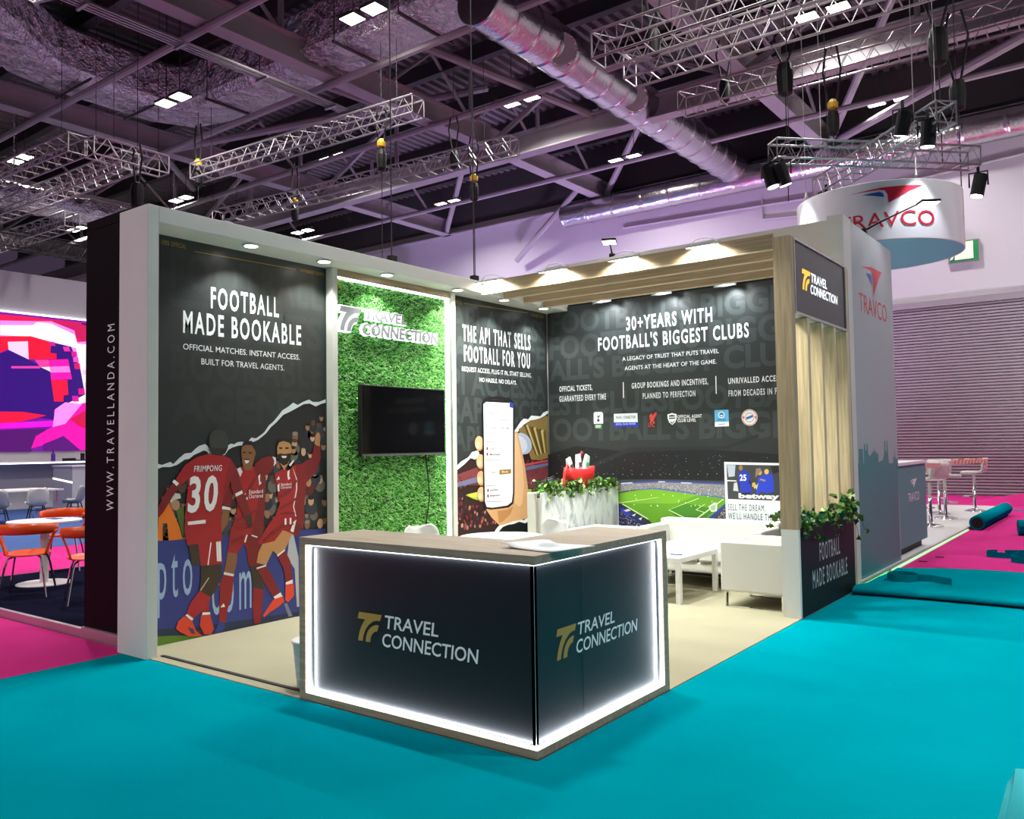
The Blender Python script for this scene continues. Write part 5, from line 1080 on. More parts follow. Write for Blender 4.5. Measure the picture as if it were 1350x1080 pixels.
def ivy_plant(label, x, y, z, n, s, sp, d, trail, seed, grp):
    t = thing('ivy_plant', label, 'plant', (x, y, z), group=grp); rng = random.Random(seed); mb = MB(); st = MB()
    ivy(mb, rng, 0, 0, .04, d, n, s, sp, IVY)
    for (dx, dy, dz) in trail:
        P = [Vector((dx*q*(1.6-.6*q), dy*q, .10+dz*q*q-.0*q+.12*q*(1-q))) for q in (0, .25, .5, .75, 1)]
        st.tube(P, .0025, 4)
        for p in P[1:]: ivy(mb, rng, p.x, p.y, p.z, (1, 1, 1), 5, s*.8, .03, IVY)
    for k in range(6):
        a = rng.uniform(0, 6.3); st.tube([(0, 0, -.03), (cos(a)*sp*.4*d[0], sin(a)*sp*.5*d[1], .07)], .003, 4)
    st.build('stems', mat('ivy_stem', (.10, .13, .04), .6) if 'ivy_stem' not in bpy.data.materials else bpy.data.materials['ivy_stem'], t)
    lf = mb.build('leaves', M['leaf'], t); return t
G1 = 'ivy plants in the dark tower planter'
ivy_plant('leafy ivy at the near end of the dark tower planter, trailing low', -.05, 4.28, .80, 170, .07, .24, (.5, .75, .55), [(.12, .1, -.2), (.12, .3, -.24), (.1, -.1, -.18), (-.30, .02, -.10), (-.24, .10, -.02)], 1, G1)
ivy_plant('ivy in the middle of the dark tower planter', -.05, 4.80, .79, 120, .065, .24, (.45, .9, .4), [(.13, .12, -.22), (.12, .3, -.16)], 2, G1)
ivy_plant('tallest ivy at the far end of the dark tower planter', -.03, 5.45, .82, 240, .075, .32, (.5, .9, .75), [(.13, .2, -.35), (.15, .38, -.30), (.12, -.2, -.12)], 5, G1)

# ------------------------------------------------------------------ counter
t = thing('reception_counter', 'L-shaped dark reception counter with oak top and glowing white edges', 'counter', (-.9, .6, 0), world=True)
mb = MB().prism([(-1.843, 0, .972), (0, 0, .972), (0, 1.467, .972), (-.552, 1.467, .972), (-.552, .537, .972), (-1.843, .537, .972)], (0, 0, .046))
mb.build('top', M['top_oak'], t)
MB().box(-1.843, -1.787, 0, .537, 0, .972).build('end_panel', M['frame_oak'], t)
MB().box(-.552, 0, 1.405, 1.467, 0, .972).build('end_panel', M['frame_oak'], t)
mb = MB().prism([(-1.787, .0, 0), (0, .0, 0), (0, 1.405, 0), (-.03, 1.405, 0), (-.03, .03, 0), (-1.787, .03, 0)], (0, 0, .046)); mb.build('plinth', M['frame_oak'], t)
f = MB().box(-1.787, -.022, .022, .045, .046, .972).build('front_panel', M['dark_panel'], t)
f2 = MB().box(-.045, -.022, .022, 1.405, .046, .972).build('side_panel', M['dark_panel'], t)
MB().box(-1.787, -.552, .50, .52, .046, .972).build('back_panel', M['offwhite'], t)
MB().box(-.53, -.51, .5, 1.405, .046, .972).build('back_panel', M['offwhite'], t)
MB().box(-.0225, -.0205, .0205, .0225, .062, .963).build('corner_trim', M['alu'], t)
st = [(-1.787, -1.752, .008, .021, .06, .962), (-1.787, -.014, .006, .021, .047, .062), (-1.787, -.014, .012, .021, .9665, .972),
      (-.021, -.006, .010, 1.405, .047, .062), (-.021, -.010, .010, 1.405, .967, .972), (-.021, -.008, 1.380, 1.405, .06, .962)]
for s_ in st: MB().box(*s_).build('light_strip', M['led'], t)
MB().box(-1.742, -1.734, .012, .021, .062, .962).build('edge_lip', M['alu'], t)
MB().box(-.021, -.012, 1.362, 1.368, .062, .962).build('edge_lip', M['alu'], t)
for k_, (loc, to, L, rz, pw) in enumerate([((-.9, .007, .066), (-.9, .05, .16), 1.75, 0, 7), ((-.9, .010, .962), (-.9, .05, .88), 1.75, 0, 1.2), ((-1.730, .009, .51), (-1.66, .04, .51), .88, 1, 2.6),
        ((-.007, .70, .066), (-.05, .70, .16), 1.36, 2, 4.8), ((-.010, .70, .962), (-.05, .70, .88), 1.36, 2, 1), ((-.009, 1.357, .51), (-.04, 1.29, .51), .88, 3, 2)]):
    o = lamp('AREA', 'edge_light', loc, pw, (.88, .94, 1.0), size=L, size_y=.008)
    ax = Vector((1, 0, 0)) if rz == 0 else (Vector((0, 1, 0)) if rz == 2 else Vector((0, 0, 1)))
    zz = -(Vector(to)-Vector(loc)).normalized(); yy = zz.cross(ax).normalized(); zz = ax.cross(yy)
    o.rotation_euler = Matrix((ax, yy, zz)).transposed().to_euler()
lettering(TXT['counter front'], on_front, f, 'front_lettering', .0012)
logo(on_front, -1.328, .427, .206, .171, .0012, f, M['ink_gold'])
MB().box(-.0222, -.0212, .474, .477, .062, .965).build('panel_seam', M['ink_black'], f2)
lettering(TXT['counter side'], on_side, f2, 'side_lettering', .0012)
logo(on_side, .214, .445, .196, .163, .0012, f2, M['ink_gold'])
# newspaper on the counter
t = thing('brochure', 'folded white and pale blue leaflet lying on the counter corner', 'leaflet', (-.14, .32, 1.019), rz=.0)
rows = []
for i in range(9):
    u = -.21+i*.42/8
    rows.append([(u*.9+v*.25, v-.12*u, .004+.018*math.exp(-((u+.18)/.05)**2)+.006*sin(5*u+3*v)**2) for v in (-.15, -.07, 0, .07, .15)])
MB().grid(rows).build('cover', M['paper'], t, smooth=True, solid=.004)
mb = MB()
for k in range(5): mb.box(-.06+k*.022, -.052+k*.022, -.02, .07, .016, .0165)
mb.build('printed_lines', mat('grey_ink', (.25, .30, .34), .5), t)
# waste bin
t = thing('waste_bin', 'white ribbed waste bin tucked behind the left end of the counter', 'bin', (-1.985, .22, .005))
MB().lathe((0, 0, 0), [(.0, .0), (.095, .0), (.10, .01), (.128, .295), (.136, .30), (.136, .31), (.126, .31), (.095, .02), (0, .02)], 32).build('bucket', mat('grey_white_plastic', (.62, .63, .62), .45), t, smooth=True)
mb = MB()
for z in (.06, .11, .16, .21): mb.lathe((0, 0, z), [(.1005+.0955*z, 0), (.1035+.0955*z, .002), (.1005+.0957*z, .004)], 32)
mb.build('ribs', mat('grey_rib_plastic', (.52, .53, .53), .45), t, smooth=True)
# ------------------------------------------------------------------ booth furniture
t = thing('coffee_table', 'low square-legged white coffee table between armchair and sofa', 'table', (-1.5, 4.55, .004))
MB().box(-.32, .32, -.46, .46, .40, .45).build('table_top', M['gloss_white'], t, bevel=.003)
for sx in (-1, 1):
    for sy in (-1, 1): MB().box(sx*.295-.025, sx*.295+.025, sy*.435-.025, sy*.435+.025, 0, .40).build('leg', M['gloss_white'], t, bevel=.002)
tag(MB().tube([(-.065, .0, .006), (.065, 0.01, .006)], .006, 8).build('pen', M['ink_navy'], origin=None), 'thin dark pen lying on the white coffee table', 'pen').location = (-1.32, 4.30, .454)

def armchair(name, label, loc, rz, w=.62, d=.66, h=.63):
    t = thing(name, label, 'armchair', loc, rz)
    # faces +x locally: back at -x
    for s in (-1, 1): MB().box(-d/2, d/2, s*(w/2)-(.09 if s > 0 else 0), s*(w/2)+(.09 if s < 0 else 0), .155, h).build('arm', M['leather'], t, bevel=.018)
    MB().box(-d/2, -d/2+.12, -w/2+.09, w/2-.09, .155, h+.0).build('backrest', M['leather'], t, bevel=.018)
    MB().box(-d/2+.12, d/2, -w/2+.09, w/2-.09, .155, .30).build('seat_base', M['leather'], t, bevel=.01)
    MB().box(-d/2+.12, d/2+.01, -w/2+.093, w/2-.093, .30, .43).build('seat_cushion', M['leather'], t, bevel=.025)
    for s in (-1, 1):
        yy = s*(w/2-.035); MB().box(-d/2+.04, -d/2+.052, yy-.025, yy+.025, .0, .155).box(d/2-.052, d/2-.04, yy-.025, yy+.025, 0, .155).box(-d/2+.052, d/2-.052, yy-.025, yy+.025, 0, .012).build('leg_frame', M['chrome'], t)
    return t
armchair('armchair', 'white boxy armchair on chrome sled legs beside the white tower foot', (-.50, 4.56, .004), pi, .68, .64, .63)
armchair('armchair', 'white boxy armchair in front of the marble planter', (-2.52, 4.85, .004), 0, .72, .62, .62)
t = thing('sofa', 'white leatherette two seat sofa against the stadium panel', 'sofa', (-1.45, 5.45, .004))
MB().box(-.72, .72, .18, .38, .20, .69).build('backrest', M['leather'], t, bevel=.025)
for s in (-1, 1): MB().box(s*.72-(.12 if s > 0 else 0), s*.72+(.12 if s < 0 else 0), -.36, .38, .20, .64).build('arm', M['leather'], t, bevel=.02)
for s in (-1, 1): MB().box(.005 if s > 0 else -.60, .60 if s > 0 else -.005, -.37, .18, .27, .43).build('seat_cushion', M['leather'], t, bevel=.03)
MB().box(-.60, .60, -.35, .18, .16, .27).build('seat_base', M['leather'], t, bevel=.01)
for sx in (-1, 1):
    for sy in (-.3, .32): MB().box(sx*.66-.02, sx*.66+.02, sy-.02, sy+.02, 0, .20).build('leg', M['chrome'], t)
# marble planter wall
t = thing('planter_box', 'tall white marble-effect planter box between the phone panel and sofa', 'planter', (-3.02, 5.0, 0.004), world=True)
MB().box(-2.90, -2.87, 4.18, 5.87, .004, 1.05).build('marble_face', M['marble'], t)
MB().box(-3.06, -2.90, 4.22, 5.87, .004, .99).build('trough', M['offwhite'], t)
MB().box(-3.09, -3.06, 4.20, 5.87, .004, 1.05).build('back_board', M['white'], t)
MB().box(-3.06, -2.97, 4.175, 4.22, .004, 1.05).build('end_board', M['white'], t)
MB().box(-3.06, -2.90, 4.23, 5.86, .99, 1.005).build('soil', bpy.data.materials['soil'], t)
G2 = 'ivy plants in the marble planter'
for i, (y, n, sp, lb) in enumerate([(4.40, 190, .22, 'ivy at the left end of the marble planter'), (4.86, 190, .24, 'ivy in front of the red bag at the left of the marble planter middle'), (5.28, 170, .22, 'ivy under the red bag in the marble planter'), (5.70, 150, .2, 'ivy trailing at the far end of the marble planter')]):
    ivy_plant(lb, -2.94, y, 1.03, n, .062, sp, (.55, 1.0, .55), [(.1, .1, -.12), (.11, -.12, -.15), (.1, .25, -.1)], 20+i, G2)
# red bag with bottles
t = thing('tote_bag', 'red fabric tote bag standing on the marble planter', 'bag', (-2.98, 5.14, 1.07), .12)
mb = MB()
ring = lambda hw, hd, z, sag=0: [Vector((hd*sin(a)*(abs(sin(a))**-.35 if abs(sin(a)) > .01 else 1), hw*cos(a)*(abs(cos(a))**-.35 if abs(cos(a)) > .01 else 1), z+sag*cos(2*a))) for a in [2*pi*k/28 for k in range(29)]]
rows = [ring(.24, .07, 0), ring(.29, .085, .05), ring(.33, .09, .15), ring(.36, .085, .235, .015), ring(.35, .075, .232, .015), ring(.28, .06, .07)]
mb.grid(rows); mb.poly(rows[-1][:-1]); mb.build('bag_body', M['red_bag'], t, smooth=True)
MB().tube([(.02, -.30, .22), (.02, -.38, .27), (.03, -.47, .20), (.03, -.50, .08), (.03, -.46, -.02)], .014, 6).build('handle', M['red_bag'], t)
MB().tube([(-.04, .05, .22), (-.04, .07, .36), (-.04, .15, .42), (-.04, .24, .36), (-.04, .27, .22)], .017, 6).build('handle', mat('dark_red_strap', (.22, .02, .03), .6), t)
for i, (y, tilt, lb, m, h) in enumerate([(4.99, -.32, 'clear plastic packet leaning left in the red bag', 'clear', .17), (5.13, -.1, 'clear crumpled packet upright in the middle of the red bag', 'clear', .2), (5.22, .38, 'white and green carton leaning right in the red bag', 'paper', .2)]):
    y = 5.14+(y-5.14)*1.3; h *= 1.1; t = thing('packet', lb, 'packet', (-2.98, y, 1.25))
    mb = MB(); ax = Vector((0, sin(tilt), cos(tilt))); sd = Vector((0, cos(tilt), -sin(tilt)))
    def q(a, b, c): return tuple(sd*a+ax*b+Vector((c, 0, 0)))
    mb.hexa([q(-.05, 0, -.03), q(.05, 0, -.03), q(.05, 0, .03), q(-.05, 0, .03), q(-.042, h, -.012), q(.042, h, -.012), q(.042, h, .012), q(-.042, h, .012)])
    mb.build('wrapper', M[m], t, bevel=.006)
    MB().hexa([q(-.03, h*.3, .031), q(.03, h*.3, .031), q(.03, h*.55, .027), q(-.03, h*.55, .027), q(-.03, h*.3, .033), q(.03, h*.3, .033), q(.03, h*.55, .029), q(-.03, h*.55, .029)]).build('label', mat('packet_label_%d' % i, [(.06, .07, .08), (.08, .09, .1), (.05, .42, .2)][i], .5), t)
t = thing('handbag', 'black bag lying behind the ivy left of the red bag', 'bag', (-3.0, 4.55, 1.03))
MB().lathe((0, -.13, .09), [(.02, 0), (.075, .02), (.085, .13), (.075, .25), (.02, .27)], 14, 'y').build('bag_body', M['black'], t, smooth=True)
MB().tube([(.03, -.12, .1), (.05, -.16, .17), (.05, -.02, .19), (.04, .08, .14)], .01, 6).build('strap', M['rubber'], t)

# shell chairs
def shell_rows(w=.23, h=.80, seat=.44, depth=.21):
    prof = [(.22, seat-.02, .17), (.20, seat+.0, .20), (.10, seat-.012, .225), (-.02, seat-.02, .228), (-.12, seat+.0, .225), (-.175, seat+.06, .22), (-.20, seat+.14, .215), (-.215, seat+.22, .21), (-.228, seat+.30, .195), (-.238, seat+.345, .165), (-.243, seat+.37, .12)]
    rows = []
    for i, (x, z, hw) in enumerate(prof):
        row = []
        for j in range(13):
            s = -1+2*j/12; lift = .085*abs(s)**2.6*(1 if i < 5 else .25); fwd = (.09*abs(s)**2.4 if i >= 5 else 0)
            row.append((x+fwd, s*hw, z+lift))
        rows.append(row)
    return rows
def shell_chair(label, loc, rz, shell, legm, group=None):
    t = thing('shell_chair', label, 'chair', loc, rz, group)
    MB().grid(shell_rows()).build('shell', shell, t, smooth=True, solid=.010)
    for sx in (-1, 1):
        for sy in (-1, 1): MB().tube([(sx*.10, sy*.12, .425), (sx*.19, sy*.21, 0)], .014, 7, r_end=.009).build('leg', legm, t)
    MB().tube([(.12, -.15, .33), (-.12, .15, .33)], .006, 5).tube([(.12, .15, .33), (-.12, -.15, .33)], .006, 5).tube([(.1, -.12, .425), (.1, .12, .425), (-.1, .12, .425), (-.1, -.12, .425)], .007, 5, closed=True).build('under_frame', M['black'], t)
    return t
GB = 'white shell chairs in the booth'
shell_chair('white shell chair seen over the counter before the grass panel', (-2.95, 2.42, .004), -.25, M['plastic_white'], M['oak_z'], GB)
shell_chair('white shell chair seen over the counter before the marble planter', (-2.32, 3.42, .004), -1.85, M['plastic_white'], M['oak_z'], GB)
t = thing('round_table', 'round white table behind the counter', 'table', (-2.30, 2.70, .004))
MB().lathe((0, 0, .715), [(.0, 0), (.37, 0), (.40, .008), (.40, .02), (.395, .025), (0, .025)], 48).build('table_top', M['gloss_white'], t)
MB().lathe((0, 0, .0), [(.0, 0), (.24, 0), (.24, .012), (.05, .03), (.035, .06), (.03, .715)], 32).build('pedestal', M['white'], t, smooth=False)

# ------------------------------------------------------------------ left neighbour stand
t = thing('column_banner', 'tall black column with an upright white web address', 'column', (-4.45, .3, 0), world=True)
MB().box(-4.83, -4.04, .10, .72, .03, 3.50).build('column', M['blackpaint'], t)
MB().box(-4.83, -3.97, .10, .72, 3.505, 3.585).build('cap', M['blackpaint'], t)
vs, fs = word_mesh('W W W . T R A V E L L A N D A . C O M', .0, 0, 0, 3); xs = [v.x for v in vs]; a0, a1 = min(xs), max(xs); y1 = max(CAPS)
MB().add([(-4.40-(v.y/y1-.5)*.115, .098, 1.09+(v.x-a0)/(a1-a0)*1.56) for v in vs], fs).build('lettering', M['ink_white'], t)
MB().box(-4.83, -4.04, .075, .10, .0, .09).build('foot_trim', M['alu'], t)

t = thing('round_table', 'round white pedestal table among the orange chairs', 'table', (-7.72, 1.05, .072))
MB().lathe((0, 0, .705), [(0, 0), (.36, 0), (.39, .006), (.39, .02), (.385, .025), (0, .025)], 48).build('table_top', M['gloss_white'], t)
MB().lathe((0, 0, 0), [(0, 0), (.29, 0), (.29, .008), (.28, .014), (.06, .018)], 40).build('base', M['white'], t)
MB().lathe((0, 0, .016), [(.045, 0), (.045, .69)], 20).build('column', M['white'], t, smooth=False)
tag(MB().box(-.12, .1, -.05, .05, 0, .006).build('card', M['ink_navy']), 'small dark card on the round table among the orange chairs', 'card').location = (-7.8, 1.2, .803)
def orange_chair(label, loc, rz):
    t = thing('orange_chair', label, 'chair', loc, rz, 'orange chairs around the round table')
    # faces +x locally; the back loop wraps round -x
    rows = []
    for i in range(13):
        r = i/12
        rows.append([((.03+.215*r*cos(a))*1.0, .215*r*sin(a)*1.02, .445-.02*(1-r*r)+.012*(r**4)*cos(a)) for a in [2*pi*k/28 for k in range(29)]])
    MB().grid(rows).build('seat', M['orange'], t, smooth=True, solid=.014)
    rows = []
    for k in range(25):                                                  # wide curved top band, open below
        a = pi*.32+(2*pi-.64*pi)*k/24; s = abs(k-12)/12; hb = .058-.022*s*s
        zt = .775-.05*s**2; rx = .255+.03*(1-s); x, y = .02+rx*cos(a), .27*sin(a)
        rows.append([(x, y, zt-2*hb), (x*1.03, y*1.03, zt-hb), (x*1.02, y*1.02, zt)])
    MB().grid(rows).build('back_band', M['orange'], t, smooth=True, solid=.016)
    for s in (-1, 1):
        rows = []
        for q in range(9):
            f = q/8; z = .44+.25*f; wd = .075-.035*sin(pi*f)
            cx = -.03-.03*sin(pi*f)+.02*f; yy = s*(.19+.085*f**1.3)
            rows.append([(cx-wd, yy, z), (cx, yy*1.02, z), (cx+wd, yy, z)])
        MB().grid(rows).build('side_support', M['orange'], t, smooth=True, solid=.016)
    for sx in (-1, 1):
        for sy in (-1, 1): MB().tube([(.03+sx*.06, sy*.10, .425), (.03+sx*.15, sy*.155, .40), (.03+sx*.185, sy*.175, .32), (.03+sx*.255, sy*.225, 0)], .011, 8).build('leg', M['chrome'], t)
    return t
tx, ty = -7.72, 1.05
oc = orange_chair('orange chair with its open back towards the pink aisle, left of centre', (-7.05, .58, .072), math.atan2(ty-.58, tx+7.05))
def oc2(label, x, y, rz): dup(oc, (x, y, .072), rz, label)
oc2('orange chair seen from the side right beside the black column', -6.12, .80, 2.75)
oc2('orange chair on the far side of the round table', -8.75, 1.75, -.6)
oc2('orange chair cut by the left edge of the picture', -8.1, .28, 1.1)
oc2('orange chair half hidden by the black column behind the front ones', -7.4, 1.95, -1.9)

t = thing('led_wall', 'tall grey stand wall with a huge magenta LED screen', 'wall', (-23.4, 10, 0), world=True)
MB().box(-23.8, -23.04, 1, 24, 0, 6.76).build('wall_body', M['greywall'], t)
MB().box(-23.04, -23.0, 1.2, 13, 1.64, 5.57).build('screen_base', mat('led_purple', srgb('5a0c80'), .4, emit=srgb('6a0890'), es=1.0), t)
artwork('led', on_led, t, 'screen_image', .006, 3e-4, m=M['screen'])
MB().box(-23.04, -22.97, 1.2, 13, 5.57, 5.61).build('light_strip', M['led_soft'], t)
MB().box(-23.04, -22.5, 1.2, 13, 1.28, 1.34).build('shelf', M['gloss_white'], t)
MB().box(-22.52, -22.49, 1.2, 13, 1.285, 1.315).build('light_strip', M['led_soft'], t)
tag(MB().lathe((0, 0, 0), [(.06, 0), (.06, .2), (.025, .24), (.025, .36), (0, .36)], 14).build('bottle', mat('purple_bottle', (.10, .03, .35), .3)), 'small purple bottle on the white ledge under the LED screen', 'bottle').location = (-22.7, 7.9, 1.34)
tag(MB().box(-.1, .1, -.3, .0, 0, .08).box(-.05, .05, .2, .28, 0, .22).box(-.1, .1, -.3, .28, 0, .03).build('desk_phone', M['black']), 'small dark gadget on the white ledge under the LED screen', 'gadget').location = (-22.7, 8.5, 1.34)
t = thing('display_counter', 'plain white box counter with a glowing slanted line under the LED wall', 'counter', (-20.9, 8.7, 0), world=True)
MB().box(-21.5, -20.4, 7.36, 10.2, 0, 1.2).build('body', M['greywall'], t)
MB().box(-21.53, -20.37, 7.33, 10.23, 1.2, 1.235).build('top', M['gloss_white'], t)
MB().prism([(-21.5, 7.352, .86), (-20.4, 7.352, .76), (-20.4, 7.352, .80), (-21.5, 7.352, .90)], (0, .01, 0)).build('light_strip', M['led_soft'], t)
t = thing('meeting_table', 'pale rectangular table behind the white and grey shell chairs', 'table', (-18.2, 5.0, 0))
MB().box(-.7, .7, -.8, .8, .72, .75).build('table_top', M['gloss_white'], t)
for sx in (-1, 1):
    for sy in (-1, 1): MB().tube([(sx*.6, sy*.7, 0), (sx*.6, sy*.7, .72)], .03, 8).build('leg', M['chrome'], t)
GS = 'shell chairs under the LED wall'
a = shell_chair('grey shell chair at the left edge under the LED wall', (-16.6, 4.05, 0), 2.6, M['shell_grey'], M['black'], GS)
shell_chair('cream shell chair with its back turned, under the LED wall', (-16.9, 4.95, 0), 2.9, M['shell_cream'], M['black'], GS)
dup(a, (-17.2, 5.9, 0), 4.0, 'grey shell chair seen from the side beside the white box counter', GS)
dup(a, (-19.2, 4.5, 0), -.4, 'grey shell chair beyond the pale table at the left edge', GS)
dup(a, (-19.6, 8.9, 0), 3.3, 'shell chair half hidden by the black column before the white box counter', GS)

# ------------------------------------------------------------------ right neighbour stand
t = thing('stand_wall', 'tall pale stand wall with red swallow logo and teal city skyline', 'wall', (-1.0, 6.6, 0), world=True)
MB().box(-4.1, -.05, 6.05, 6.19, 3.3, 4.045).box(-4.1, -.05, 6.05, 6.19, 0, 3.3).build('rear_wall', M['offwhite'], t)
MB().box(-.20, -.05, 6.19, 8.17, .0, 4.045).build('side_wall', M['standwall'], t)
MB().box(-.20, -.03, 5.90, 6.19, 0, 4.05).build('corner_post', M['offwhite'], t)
artwork('skyline', on_travco, t, 'skyline_print', .0015)
lettering(TXT['travco wall'], on_travco, t, 'lettering', .0015)
def bird(plane, u0, v0, w, h, d, par, mr, mb_):
    for pts, m, nm in ((BIRD_R, mr, 'logo_mark'), (BIRD_B, mb_, 'logo_mark')):
        q = [(u0+x*w, v0+y/.24*h) for x, y in pts]
        if area2(q) < 0: q = q[::-1]
        MB().poly([plane(u, v, d) for u, v in q]).build(nm, m, par)
bird(on_travco, 6.69, 3.31, .95, .37, .0015, t, M['travco_red'], M['ink_blue'])
t = thing('display_counter', 'teal counter with a small white swallow logo beside the pale stand wall', 'counter', (-.4, 9.1, .045), world=True)
MB().box(-.75, -.09, 8.18, 10.05, .15, 1.24).build('body', M['teal_paint'], t)
MB().box(-.77, -.07, 8.17, 10.07, 1.24, 1.28).build('top', M['gloss_white'], t)
MB().box(-.72, -.16, 8.22, 9.98, .045, .15).build('plinth', M['black'], t)
lettering(TXT['travco desk'], on_desk, t, 'lettering', .0015)
bird(on_desk, 8.97, .91, .49, .13, .0015, t, M['ink_white'], M['ink_white'])

def bar_stool(label, loc, rz):
    t = thing('bar_stool', label, 'stool', loc, rz, 'white bar stools on the pale platform')
    rows = []
    prof = [(.20, .80), (.19, .835), (.05, .83), (-.12, .835), (-.19, .87), (-.205, .95), (-.22, 1.06), (-.23, 1.13)]
    rows = [[(x, s*.21, z+.0) for s in (-1, -.5, 0, .5, 1)] for x, z in prof]
    MB().grid(rows).build('seat_shell', M['leather'], t, smooth=True, solid=.05)
    MB().lathe((0, 0, 0), [(0, 0), (.21, 0), (.21, .008), (.16, .03), (.05, .06), (.032, .10), (.03, .78)], 24).build('pedestal', M['chrome'], t, smooth=True)
    MB().tube([(.03, 0, .32)]+[(.10+.13*cos(a), .16*sin(a), .32) for a in [-2.2+4.4*k/10 for k in range(11)]]+[(.03, 0, .32)], .011, 6).build('footrest', M['chrome'], t)
    return t
bs = bar_stool('white bar stool nearest, partly behind the teal counter', (-.57, 12.9, .045), 2.6)
dup(bs, (-.62, 14.6, .045), .9, 'white bar stool turned away, second from the teal counter')
dup(bs, (-.92, 15.7, .045), 1.9, 'white bar stool mostly hidden behind the turned one')
dup(bs, (-.42, 16.75, .045), 3.1, 'white bar stool farthest right near the rolled carpet')
t = thing('bar_table', 'tall white bar table behind the teal counter', 'table', (-1.55, 15.0, .045))
MB().box(-.42, .42, -1.3, 1.3, 1.06, 1.10).build('table_top', M['gloss_white'], t)
for s in (-1, 1): MB().box(-.05, .05, s*1.0-.05, s*1.0+.05, 0, 1.06).build('leg', M['gloss_white'], t)
mb = MB()
P = [(-.09, 10.08, 1.20), (-.35, 12.55, 1.13), (-.38, 14.2, 1.14), (-.15, 16.8, 1.12), (-.55, 17.0, 1.13), (-1.1, 15.4, 1.12), (-.9, 13.0, 1.15), (-.5, 10.08, 1.2)]
for a, b in zip(P[:-1], P[1:]): mb.add([(a[0], a[1], a[2]-.04), (b[0], b[1], b[2]-.04), (b[0], b[1], b[2]+.04), (a[0], a[1], a[2]+.04)], [(0, 1, 2, 3)])
tag(mb.build('barrier_tape', M['tape'], origin=(-.4, 13, 1.1), solid=.002), 'red and white striped barrier tape strung around the bar stools', 'tape')

# hanging round banner and cross truss
CX, CY = -.65, 10.15
t = thing('hanging_banner', 'round white hanging banner with red lettering and teal underside', 'banner', (CX, CY, 4.42), world=True)
RB = 1.17; z0, z1 = 4.40, 5.25
mb = MB(); rows = [[(CX+RB*cos(2*pi*j/64), CY+RB*sin(2*pi*j/64), z) for j in range(65)] for z in (z0, z0+.01, z1-.01, z1)]
mb.grid([list(r) for r in rows]); mb.build('fabric_drum', M['drum'], t, smooth=True, solid=.01)
MB().lathe((CX, CY, z0+.004), [(0, 0), (RB-.008, 0), (RB-.008, .01), (0, .01)], 64).build('underside', M['teal_under'], t)
for a in (.9, 2.6, 3.9, 5.4): MB().tube([(CX+RB*.98*cos(a), CY+RB*.98*sin(a), z1), (CX+RB*.98*cos(a), CY+RB*.98*sin(a), 9.2)], .006, 5).lathe((CX+RB*.98*cos(a), CY+RB*.98*sin(a), z1), [(.02, 0), (.025, .05), (.008, .14)], 8).build('suspension_wire', M['alu'], t)
AC = math.atan2(CAM.y-CY, CAM.x-CX)+.10
def on_drum(u, v, d=0): a = AC+u/RB; return Vector((CX+(RB+.008+d)*cos(a), CY+(RB+.008+d)*sin(a), v))
def cut_mesh(vs, fs, plane, name, m, par):
    import bmesh
    bm = bmesh.new(); bv = [bm.verts.new((v[0], v[1], 0)) for v in vs]
    for f in fs:
        try: bm.faces.new([bv[i] for i in f])
        except ValueError: pass
    x0 = min(v[0] for v in vs); x1 = max(v[0] for v in vs); n = max(2, int((x1-x0)/.05))
    for k in range(1, n):
        g = bm.verts[:]+bm.edges[:]+bm.faces[:]
        bmesh.ops.bisect_plane(bm, geom=g, plane_co=(x0+(x1-x0)*k/n, 0, 0), plane_no=(1, 0, 0))
    bm.verts.ensure_lookup_table(); bm.verts.index_update()
    V = [plane(v.co.x, v.co.y, .003) for v in bm.verts]; F = [[v.index for v in f.verts] for f in bm.faces]; bm.free()
    MB().add(V, F).build(name, m, par)
vs, fs = word_mesh('TRAVCO', 0, 0, 0, 3); xs = [v.x for v in vs]; a0, a1 = min(xs), max(xs); yy = max(CAPS)
red2 = mat('red_banner_ink', srgb('d01038'), .5)
cut_mesh([(-.66+(v.x-a0)/(a1-a0)*1.32, 4.585+v.y/yy*.21) for v in vs], fs, on_drum, 'lettering', red2, t)
cut_mesh([(-.50+x*1.0, 4.92+y/.24*.235) for x, y in BIRD_R], [tuple(range(len(BIRD_R)))], on_drum, 'logo_mark', red2, t)
cut_mesh([(-.50+x*1.0, 4.92+y/.24*.235) for x, y in BIRD_B], [tuple(range(len(BIRD_B)))], on_drum, 'logo_mark', M['ink_blue'], t)

